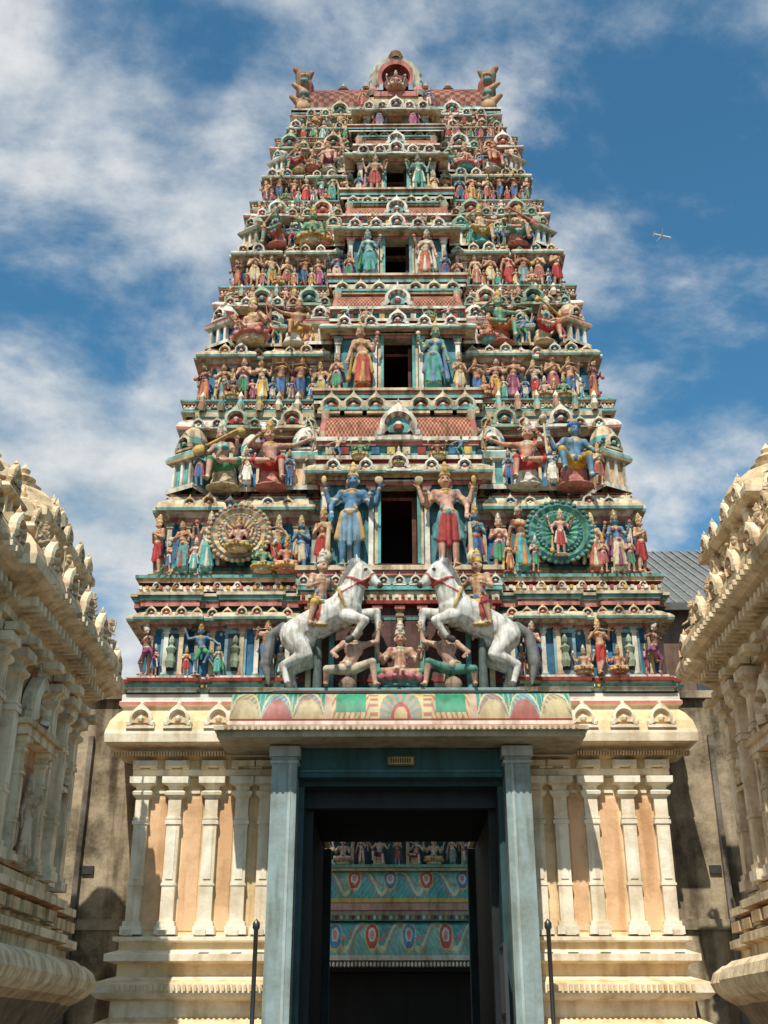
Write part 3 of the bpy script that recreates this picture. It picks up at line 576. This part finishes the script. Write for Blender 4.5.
put('cross',0,19.2,21.02,.62,parent=tower,over={'skin':(.45,.2,.15),'base':PINK})
for s in(-1,1):
    put('lady',s*.75,19.3,20.62,.6,parent=tower,flip=s>0)
# ------------------------------------------------------------------ horses
H=[ell((.34,0,.84),(.29,.21,.27),'w'),cap((.4,0,.9),(.95,0,1.16),.235,.23,'w'),ell((1.0,0,1.18),(.24,.22,.29),'w'),cap((1.05,0,1.3),(1.2,0,1.66),.20,.13,'w'),cap((1.17,0,1.55),(1.24,0,1.74),.15,.11,'w'),
   cap((1.24,0,1.75),(1.47,0,1.50),.108,.062,'w'),ell((1.28,0,1.66),(.10,.085,.12),'w'),ell((1.50,0,1.48),(.055,.06,.05),'n'),
   cap((1.19,.06,1.84),(1.18,.08,1.96),.035,.012,'w'),cap((1.19,-.06,1.84),(1.18,-.08,1.96),.035,.012,'w'),ell((1.32,.085,1.70),(.03,.025,.025),'k'),ell((1.32,-.085,1.70),(.03,.025,.025),'k')]
for i in range(6):
    t=i/5;H.append(ell((.92+.2*t,0,1.42+.42*t),(.085,.05,.10),'m'))
H+=[cap((1.2,0,1.86),(1.3,0,1.8),.05,.03,'m')]
for s in(-1,1):
    H+=[cap((.28,s*.12,.78),(.50,s*.16,.50),.19,.10,'w'),cap((.50,s*.16,.50),(.17,s*.17,.37),.095,.055,'w'),cap((.17,s*.17,.37),(.25,s*.17,.10),.052,.042,'w'),cap((.25,s*.17,.09),(.30,s*.17,.03),.05,.065,'n')]
H+=[cap((1.08,.12,1.08),(1.42,.15,1.14),.11,.065,'w'),cap((1.42,.15,1.14),(1.46,.15,.86),.06,.042,'w'),cap((1.46,.15,.86),(1.40,.15,.78),.042,.055,'n'),
    cap((1.06,-.12,1.02),(1.34,-.16,.92),.11,.065,'w'),cap((1.34,-.16,.92),(1.18,-.16,.70),.06,.042,'w'),cap((1.18,-.16,.70),(1.10,-.16,.66),.042,.055,'n'),
    cap((.10,0,1.0),(-.08,0,.86),.06,.08,'m'),cap((-.08,0,.86),(-.14,0,.45),.08,.09,'m'),cap((-.14,0,.45),(-.08,0,.15),.08,.02,'m')]
H+=[ell((.66,0,1.06),(.16,.255,.24),'r'),ell((.64,0,1.26),(.20,.16,.08),'g'),ell((.66,0,.9),(.19,.262,.04),'g')]
for k in range(12):
    a=2*math.pi*k/12;a2=2*math.pi*(k+1)/12
    f=lambda a:(1.02+.10*math.cos(a),.235*math.sin(a),1.25+.26*math.cos(a)*-.9)
    H.append(cap(f(a),f(a2),.022,.022,'g'))
    f=lambda a:(1.385+.05*math.cos(a),.085*math.sin(a),1.59+.07*math.cos(a));H.append(cap(f(a),f(a2),.012,.012,'r'))
    f=lambda a:(1.17+.15*math.cos(a),.155*math.sin(a),1.55-.07*math.cos(a));H.append(cap(f(a),f(a2),.02,.02,'r'))
H+=[cap((1.38,-.09,1.58),(.95,-.22,1.32),.012,.012,'r'),cap((1.38,.09,1.58),(.95,.22,1.32),.012,.012,'r'),cap((.62,0,.9),(.62,0,.0),.05,.07,'s')]
me,lab=realize(H,[],.018,'rearing_horse')
paintmesh(me,lab,{'w':(.68,.68,.64),'n':(.10,.09,.08),'k':(.02,.02,.02),'m':(.20,.21,.21),'r':(.38,.07,.05),'g':(.54,.38,.14),'s':(.10,.13,.12)},M_STAT)
for s in(-1,1):
    ob=bpy.data.objects.new('horse_statue',me);scene.collection.objects.link(ob)
    ob.location=(s*1.88,16.46,6.27);ob.scale=(-s*1.08,1.08,1.08);ob.rotation_euler=(0,0,math.radians(14*s))
    a=math.radians(14);hx=.62*1.08
    put('rider',s*(1.88-hx*math.cos(a)),16.46-hx*math.sin(a),6.27+1.32*1.08,1.62,-s*38,name='rider_statue',over={'skin':(.60,.36,.25),'cloth':(.62,.42,.08) if s<0 else (.40,.05,.07),'cloth2':(.10,.24,.44)},flip=s<0)
    put('strong',s*.78,16.22,6.27,.98,-10*s,name='strongman_statue',over={'skin':(.58,.37,.28),'cloth':(.62,.54,.42) if s<0 else (.07,.24,.2),'base':(.3,.2,.15)},flip=s>0)
put('cross',0,16.3,6.29,1.08,name='seated_goddess_statue',over={'skin':(.58,.35,.23),'cloth':(.06,.30,.16),'cloth2':(.42,.05,.16),'base':(.10,.28,.28),'prop':(.52,.20,.22)})
mb=MB()
mb.box(-1.55,1.55,16.6,16.95,7.82,7.975,CREAM);mb.box(-1.6,1.6,16.55,16.95,7.985,8.06,AQUA);mb.box(-1.58,1.58,16.57,16.95,7.76,7.815,RED)
mb.box(-1.55,1.55,16.72,16.96,6.3,7.755,(.12,.06,.05))
for i in range(9): pilaster(mb,-1.4+i*.35,16.72,6.3,7.75,.08,.08,[CREAM,AQUA][i%2],PINK)
dentils(mb,-1.55,1.55,16.6,7.86,.05,[RED,WHITE,DTEAL,WHITE])
for i in range(13): kudu(mb,-1.5+i*.25,16.56,8.06,.17,0,WHITE,DTEAL,PINK,8)
mb.build('portal_backing_panel',M_TOWER,tower)
# ------------------------------------------------------------------ side shrines
def shrine(s,dz,rz,dy):
    root=empty('side_shrine');mb=MB();C=(.64,.48,.29);C2=(.80,.67,.46);C3=(.60,.34,.18)
    xa,xb=sorted((s*4.42,s*7.2));y0,y1=8.6,15.0
    front=s*4.42
    if s<0: pl=[(xa,y0),(xb,y0),(xb,11.2),(xb+.15,11.2),(xb+.15,14.0),(xb,14.0),(xb,y1),(xa,y1)]
    else: pl=[(xa,y0),(xb,y0),(xb,y1),(xa,y1),(xa,14.0),(xa-.15,14.0),(xa-.15,11.2),(xa,11.2)]
    z=dz
    P=[(.1,0,C),(.1,1.7,(.2,.16,.12)),(.3,2.0,C),(.42,2.08,C2),(.5,2.16,C2),(.54,2.26,C2),(.5,2.38,C2),(.40,2.46,C),(.20,2.5,C2),(.20,2.62,C),(.30,2.65,C2),(.30,2.74,C),(.12,2.8,C2),(.12,3.0,C3),(.26,3.03,C2),(.26,3.12,C),(.06,3.18,C2),(.06,3.28,C),
       (0,3.3,C3),(0,5.35,C),(.08,5.38,C2),(.08,5.5,C),(.14,5.53,C2),(.14,5.62,C),(.2,5.7,C),(.42,5.86,C2),(.52,5.9,C2),(.54,6.0,C),(.5,6.12,C),(.40,6.26,C),(.28,6.38,C2),(.22,6.42,C),(.22,6.5,C2),(.05,6.52,C),(.05,6.7,C2),(-.1,6.72,C)]
    P=[(o,zz+(z if zz>5 else 0),c) for(o,zz,c)in P]
    mb.sweep(pl,P)
    A=-90*s
    for yy in(9.2,9.9,10.6,11.35,11.9,13.3,13.85,14.3,14.85):
        o=.15 if 11.2<yy<14 else 0
        mb.at(front-s*o,yy,0,A);pilaster(mb,0,0,3.3,5.36+z,.17,.13,C2,(.82,.72,.54),True);mb.box(-.13,.13,-.2,0,2.82,2.98,C2);mb.at()
    for yy in(12.6,):
        mb.at(front-s*.15,yy,0,A);mb.box(-.42,.42,-.06,0,3.3,4.6,C3);mb.box(-.3,.3,-.07,-.05,3.45,4.4,(.40,.22,.13))
        for k in(-1,1): pilaster(mb,k*.42,-.02,3.3,4.6,.1,.16,C2,C2,True)
        mb.box(-.6,.6,-.24,0,4.6,4.7,C2);mb.box(-.66,.66,-.28,0,4.7,4.76,C);mb.at()
        kudu(mb,front-s*.25,yy,4.74,.62,A,C2,C3,C,14)
    for yy in(10.2,14.55):
        kudu(mb,front-s*.08,yy,4.5,.36,A,C2,C3,C,12)
        mb.at(front,yy,0,A);mb.box(-.12,.12,-.04,0,3.4,4.4,(.48,.28,.17));mb.at()
    for i in range(14):
        yy=9.0+i*.47;mb.at(front-s*(.15 if 11.2<yy<14 else 0),yy,0,A);mb.box(-.16,.16,-.26,-.1,2.84,2.96,C)
        mb.box(-.10,.10,-.3,-.1,5.39+z,5.48+z,C2);mb.at()
    for i in range(42):
        yy=8.75+i*.15;mb.at(front-s*(.15 if 11.2<yy<14 else 0),yy,0,A);mb.box(-.03,.03,-.40,-.1,5.66+z,5.76+z,C2);mb.box(-.02,.02,-.575,-.5,5.91+z,5.97+z,C2);mb.at()
    for i in range(9):
        yy=9.0+i*.75;o=.15 if 11.2<yy<14 else 0
        kudu(mb,front-s*(.50+o),yy,6.02+z,.34,A,C2,C,C3,10)
    for yy,w in((14.75,.5),(12.55,.42),(11.5,.5),(10.4,.62)):
        kuta(mb,front+s*.22,yy,6.62+z,w,1.0,A,[C,C3,C2,C2])
    cx=s*5.15;cy=13.85+dy
    pl2=[(cx-.62,cy-1.1),(cx+.62,cy-1.1),(cx+.62,cy+.95),(cx-.62,cy+.95)]
    mb.sweep(pl2,[(o,zz+z,c) for(o,zz,c)in[(.15,6.6,C),(.15,6.75,C2),(0,6.8,C3),(0,7.0+rz,C),(.1,7.05+rz,C2),(.2,7.1+rz,C2),(.2,7.2+rz,C),(.05,7.33+rz,C),(-.02,7.4+rz,C2)]])
    for k in(-.9,-.3,.3,.75):
        mb.at(cx-s*.62,cy+k,0,A);pilaster(mb,0,0,6.8+z,7.0+rz+z,.1,.07,C2,C,True);mb.at();kudu(mb,cx-s*.8,cy+k,7.12+rz+z,.26,A,C2,C3,C,10)
    for k in(-.45,0,.45):
        mb.at(cx+k,cy-1.1,0,0);pilaster(mb,0,0,6.8+z,7.0+rz+z,.1,.07,C2,C);mb.at();kudu(mb,cx+k,cy-1.28,7.12+rz+z,.26,0,C2,C3,C,10)
    kudu(mb,front+s*.12,13.55,6.95+z,.80,A,C2,C3,C,18)
    zd=7.36+z+rz
    mb.lathe(cx,cy,zd,[(.46,0,C),(.46,.14,C2),(.64,.20,C2),(.68,.28,C),(.60,.42,C),(.42,.58,C2),(.24,.68,C),(.26,.73,C2),(.12,.79,C),(.17,.86,C2),(.06,.94,C),(.08,1.0,C2),(0,1.12,C2)],12)
    for a in range(8):
        t=math.radians(a*45+22);kudu(mb,cx+.57*math.cos(t),cy+.57*math.sin(t),zd+.18,.27,math.degrees(t)+90,C2,C3,C,8)
    for yy in(cy-1.45,cy+1.1):
        mb.at();mb.lathe(cx-s*.1,yy,6.7+z,[(.34,0,C),(.34,.3,C2),(.42,.36,C2),(.42,.44,C),(.32,.62,C),(.16,.74,C2),(.07,.78,C),(.11,.84,C2),(0,1.0,C)],10)
    for yy in (9.4,10.9,12.0): mb.lathe(s*5.6,yy,6.7+z,[(.5,0,C),(.5,.4,C2),(.6,.46,C2),(.6,.55,C),(.42,.8,C),(.2,.95,C2),(.1,1.0,C),(.14,1.06,C2),(0,1.25,C)],10)
    mb.build('shrine_body',M_SHR,root)
    tan={k:(.60,.46,.30) for k in('skin','cloth','cloth2','gold','hair','eye','lip','prop','prop2','base')}
    for yy,p in((15.2,'strong'),(14.3,'cross'),(13.0,'king'),(12.0,'cross')):
        o=bpy.data.objects.new('parapet_figure',variant(p,0,tan));scene.collection.objects.link(o);o.location=(front-s*.28,yy,6.43+z);o.rotation_euler=(0,0,math.radians(A));o.scale=(.40,)*3;o.parent=root
    o=bpy.data.objects.new('niche_figure',variant('lady',0,tan));scene.collection.objects.link(o);o.location=(front-s*.3,12.6,3.31);o.rotation_euler=(0,0,math.radians(A));o.scale=(.5,)*3;o.parent=root
shrine(-1,.12,.22,0);shrine(1,.32,.45,.3)
# ------------------------------------------------------------------ boundary walls
for s in(-1,1):
    mb=MB();x0,x1=sorted((s*3.95,s*9));mb.box(x0,x1,17.9,18.2,0,6.6,(.42,.34,.23));mb.box(x0,x1,17.8,18.3,6.6,6.72,(.46,.38,.26));mb.box(x0,x1,17.84,17.9,3.1,3.25,(.38,.32,.22))
    mb.box(s*4.75-.09,s*4.75+.09,17.86,17.895,3.9,4.02,(.05,.05,.05));mb.box(s*4.9-.04,s*4.9+.04,17.8,17.88,0,6.0,(.25,.22,.18))
    mb.build('boundary_wall',M_DIRTY)
# ------------------------------------------------------------------ inner temple hall
mb=MB();hall=empty('temple_hall')
mb.box(-8,8,30.5,31,0,3.3,DARK);mb.box(-8,8,29.95,30.5,3.25,5.6,CREAM)  # dark backing box: hall interior's shade painted as colour
def wave(u,w):  # fascia pattern, paints lightened to stand in for sunlight the tower blocks
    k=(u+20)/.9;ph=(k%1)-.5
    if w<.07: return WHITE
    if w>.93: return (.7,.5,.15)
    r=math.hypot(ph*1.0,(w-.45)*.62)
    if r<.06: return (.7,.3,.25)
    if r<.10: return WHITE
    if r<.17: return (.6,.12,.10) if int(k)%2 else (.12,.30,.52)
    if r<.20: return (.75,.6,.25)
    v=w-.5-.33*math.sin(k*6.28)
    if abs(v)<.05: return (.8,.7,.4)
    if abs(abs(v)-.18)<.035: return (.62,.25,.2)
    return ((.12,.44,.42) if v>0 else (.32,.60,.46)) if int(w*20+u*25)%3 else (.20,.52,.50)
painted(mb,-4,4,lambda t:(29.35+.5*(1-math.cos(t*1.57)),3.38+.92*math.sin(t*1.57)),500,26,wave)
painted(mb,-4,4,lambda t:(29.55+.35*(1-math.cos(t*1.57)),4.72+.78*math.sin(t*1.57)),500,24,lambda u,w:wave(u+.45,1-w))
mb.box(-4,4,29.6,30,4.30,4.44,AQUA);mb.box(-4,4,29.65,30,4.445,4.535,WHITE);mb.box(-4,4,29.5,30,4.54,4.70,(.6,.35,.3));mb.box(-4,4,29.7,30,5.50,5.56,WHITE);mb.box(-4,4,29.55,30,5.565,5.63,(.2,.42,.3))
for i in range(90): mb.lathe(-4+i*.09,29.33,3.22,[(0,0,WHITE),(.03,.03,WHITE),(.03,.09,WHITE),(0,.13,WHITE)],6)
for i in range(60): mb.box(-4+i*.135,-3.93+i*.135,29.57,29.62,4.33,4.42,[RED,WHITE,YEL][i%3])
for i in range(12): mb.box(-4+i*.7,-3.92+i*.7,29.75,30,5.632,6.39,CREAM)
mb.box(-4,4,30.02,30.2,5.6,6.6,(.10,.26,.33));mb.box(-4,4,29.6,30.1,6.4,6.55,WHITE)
mb.box(-8,8,29.7,36,3.14,3.24,DARK)  # dark slab: shade inside the hall put into its colour
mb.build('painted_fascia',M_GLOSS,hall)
for i in range(17):
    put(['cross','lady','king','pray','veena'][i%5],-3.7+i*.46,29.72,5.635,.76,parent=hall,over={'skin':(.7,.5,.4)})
mb=MB()
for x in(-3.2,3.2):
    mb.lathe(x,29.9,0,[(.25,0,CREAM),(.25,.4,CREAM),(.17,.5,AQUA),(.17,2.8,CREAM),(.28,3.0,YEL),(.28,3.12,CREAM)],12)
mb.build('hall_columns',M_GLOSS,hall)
# ------------------------------------------------------------------ plaque, posts, gate
mb=MB();mb.box(-.20,.20,16.35,16.385,5.20,5.34,(.12,.10,.04));mb.box(-.18,.18,16.34,16.35,5.22,5.32,(.42,.34,.12))
for i in range(9): mb.box(-.15+i*.034,-.13+i*.034,16.335,16.34,5.24,5.30,(.08,.05,.02))
mb.build('sign_plaque',M_GLOSS)
def metal(name,col,r=.4,me=.8):
    m=bpy.data.materials.new(name);m.use_nodes=True;b=m.node_tree.nodes['Principled BSDF'];b.inputs['Metallic'].default_value=me;b.inputs['Roughness'].default_value=r
    n=m.node_tree.nodes.new('ShaderNodeTexNoise');n.inputs['Scale'].default_value=12;rr=m.node_tree.nodes.new('ShaderNodeValToRGB');rr.color_ramp.elements[0].color=tuple(c*.6 for c in col)+(1,);rr.color_ramp.elements[1].color=tuple(col)+(1,)
    m.node_tree.links.new(n.outputs[0],rr.inputs[0]);m.node_tree.links.new(rr.outputs[0],b.inputs['Base Color']);return m
M_MET=metal('dark_steel',(.12,.12,.12))
for s in(-1,1):
    mb=MB();mb.lathe(s*1.95,16.1,0,[(.10,0,WHITE),(.10,.03,WHITE),(.03,.05,WHITE),(.03,2.95,WHITE),(.05,2.98,WHITE),(.05,3.04,WHITE),(0,3.1,WHITE)],10);mb.build('gate_post',M_MET,smooth=True)
mb=MB();x0,x1=1.34,1.39
mb.box(x0,x1,16.1,16.14,0.1,2.8,WHITE);mb.box(x0,x1,16.75,16.79,.1,2.8,WHITE)
for z in(.1,1.0,1.9,2.76): mb.box(x0,x1,16.14,16.75,z,z+.04,WHITE)
for k in range(5): mb.box(x0+.01,x1-.01,16.22+k*.11,16.24+k*.11,.14,2.76,WHITE)
mb.build('folding_gate',M_MET)
# office building
mb=MB();mb.box(7.6,22,31,46,0,12.9,(.18,.11,.08))
mb.add([(7,30.5,12.9),(22.4,30.5,12.9),(22.4,38,17.7),(7,38,17.7),(7,38,12.9),(22.4,38,12.9)],[(0,1,2,3),(0,3,4),(1,5,2)],(.16,.17,.17))
for i in range(48):
    x=7+i*.32;mb.add([(x,30.5,12.93),(x+.07,30.5,12.93),(x+.07,38,17.76),(x,38,17.76),(x,30.5,12.9),(x+.07,30.5,12.9)],[(0,1,2,3),(4,5,1,0)],(.22,.23,.23))
mb.box(7,22.4,30.42,30.5,12.7,12.92,(.12,.12,.12))
for i in range(5):
    mb.box(8.4+i*2.4,9.8+i*2.4,30.94,31.02,10.4,11.8,(.05,.07,.09));mb.box(8.3+i*2.4,9.9+i*2.4,30.9,31.02,10.3,10.4,(.35,.3,.25))
mb.build('office_building',M_BASE)
# airplane
pr=[cap((-15,0,0),(15,0,0),2.0,1.6,'w'),cap((15,0,0),(19,0,.4),1.5,.4,'w'),cap((2,0,-.5),(7,16,.6),1.3,.5,'w'),cap((2,0,-.5),(7,-16,.6),1.3,.5,'w'),cap((15,0,1),(19,0,6),1.1,.6,'b'),cap((16,0,.8),(19,6,1),.8,.4,'w'),cap((16,0,.8),(19,-6,1),.8,.4,'w'),cap((0,5.5,-1.6),(4,5.5,-1.6),1,.9,'b'),cap((0,-5.5,-1.6),(4,-5.5,-1.6),1,.9,'b')]
me,lab=realize(pr,[],.4,'airplane');paintmesh(me,lab,{'w':(.8,.8,.8),'b':(.3,.35,.45)},M_GLOSS)
ob=bpy.data.objects.new('airplane',me);scene.collection.objects.link(ob);ob.location=(444,1500,1198);ob.rotation_euler=(0.15,math.radians(-8),math.radians(190));ob.scale=(.85,.85,.85)
# ground
m=bpy.data.materials.new('stone_paving');m.use_nodes=True;nt=m.node_tree;b=nt.nodes['Principled BSDF'];b.inputs['Roughness'].default_value=.7
br=nt.nodes.new('ShaderNodeTexBrick');br.inputs['Scale'].default_value=1.6;br.inputs['Color1'].default_value=(.15,.125,.10,1);br.inputs['Color2'].default_value=(.12,.10,.08,1);br.inputs['Mortar'].default_value=(.06,.055,.05,1);br.inputs['Mortar Size'].default_value=.012
g=nt.nodes.new('ShaderNodeNewGeometry');nt.links.new(g.outputs['Position'],br.inputs['Vector']);nt.links.new(br.outputs[0],b.inputs['Base Color'])
me=bpy.data.meshes.new('ground');me.from_pydata([(-3000,-3000,0),(3000,-3000,0),(3000,3000,0),(-3000,3000,0)],[],[(0,1,2,3)]);me.materials.append(m);ob=bpy.data.objects.new('ground',me);scene.collection.objects.link(ob)
# ------------------------------------------------------------------ light, sky
az=math.radians(-12);el=math.radians(54)
sv=Vector((math.sin(az)*math.cos(el),-math.cos(az)*math.cos(el),math.sin(el)))
sd=bpy.data.lights.new('sun','SUN');sd.energy=5.0;sd.angle=math.radians(.5);sd.color=(1,.94,.83);so=bpy.data.objects.new('sun',sd);scene.collection.objects.link(so);so.rotation_euler=sv.to_track_quat('Z','Y').to_euler();so.location=(0,0,40)
w=bpy.data.worlds.new('World');scene.world=w;w.use_nodes=True;nt=w.node_tree;N=nt.nodes;L=nt.links;bg=N['Background'];bg.inputs['Strength'].default_value=.07
sk=N.new('ShaderNodeTexSky');sk.sky_type='NISHITA';sk.sun_disc=False;sk.sun_elevation=el;sk.sun_rotation=math.atan2(sv.x,sv.y);sk.air_density=1.0;sk.dust_density=.3;sk.ozone_density=2.0
tint=N.new('ShaderNodeMix');tint.data_type='RGBA';tint.blend_type='MULTIPLY';tint.inputs[0].default_value=1;tint.inputs[7].default_value=(.95,1.9,2.0,1);L.new(sk.outputs[0],tint.inputs[6])
tc=N.new('ShaderNodeTexCoord');sp=N.new('ShaderNodeSeparateXYZ');L.new(tc.outputs['Generated'],sp.inputs[0])
def math_(op,a,b=None,v=None):
    n=N.new('ShaderNodeMath');n.operation=op;L.new(a,n.inputs[0])
    if b is not None: L.new(b,n.inputs[1])
    if v is not None: n.inputs[1].default_value=v
    return n.outputs[0]
zz=math_('ADD',math_('MAXIMUM',sp.outputs[2],v=0.0),v=.35)
cx=math_('DIVIDE',sp.outputs[0],zz);cy=math_('DIVIDE',sp.outputs[1],zz)
cb=N.new('ShaderNodeCombineXYZ');L.new(cx,cb.inputs[0]);L.new(cy,cb.inputs[1])
mp=N.new('ShaderNodeMapping');mp.inputs['Location'].default_value=(5.3,2.9,0);mp.inputs['Rotation'].default_value=(0,0,-.5);mp.inputs['Scale'].default_value=(1.0,1.15,1);L.new(cb.outputs[0],mp.inputs[0])
n1=N.new('ShaderNodeTexNoise');n1.inputs['Scale'].default_value=3.0;n1.inputs['Detail'].default_value=11;n1.inputs['Roughness'].default_value=.60;n1.inputs['Distortion'].default_value=.15;L.new(mp.outputs[0],n1.inputs['Vector'])
bias=math_('MULTIPLY',cx,v=-.24)
f=math_('ADD',n1.outputs['Fac'],bias);f=math_('ADD',f,v=.03)
rp=N.new('ShaderNodeValToRGB');rp.color_ramp.elements[0].position=.43;rp.color_ramp.elements[1].position=.64;rp.color_ramp.interpolation='EASE';L.new(f,rp.inputs[0])
n2=N.new('ShaderNodeTexNoise');n2.inputs['Scale'].default_value=6;n2.inputs['Detail'].default_value=9;n2.inputs['Roughness'].default_value=.6;L.new(mp.outputs[0],n2.inputs['Vector'])
rc=N.new('ShaderNodeValToRGB');rc.color_ramp.elements[0].position=.36;rc.color_ramp.elements[1].position=.60;rc.color_ramp.elements[0].color=(.46,.58,.68,1);rc.color_ramp.elements[1].color=(.92,.94,.95,1);L.new(n2.outputs['Fac'],rc.inputs[0])
sc=N.new('ShaderNodeVectorMath');sc.operation='SCALE';sc.inputs['Scale'].default_value=12.0;L.new(rc.outputs[0],sc.inputs[0])
mx=N.new('ShaderNodeMix');mx.data_type='RGBA';L.new(rp.outputs[0],mx.inputs[0]);L.new(tint.outputs[2],mx.inputs[6]);L.new(sc.outputs[0],mx.inputs[7]);L.new(mx.outputs[2],bg.inputs['Color'])
# ------------------------------------------------------------------ camera
cd=bpy.data.cameras.new('camera');cd.sensor_fit='VERTICAL';cd.sensor_height=36;cd.lens=36*1136/1024;cd.clip_end=6000
co=bpy.data.objects.new('camera',cd);scene.collection.objects.link(co);co.location=(-.1,0,1.6);co.rotation_euler=(math.radians(90+25),0,math.radians(.5))
scene.camera=co
scene.view_settings.view_transform='Standard';scene.view_settings.look='None';scene.view_settings.exposure=0
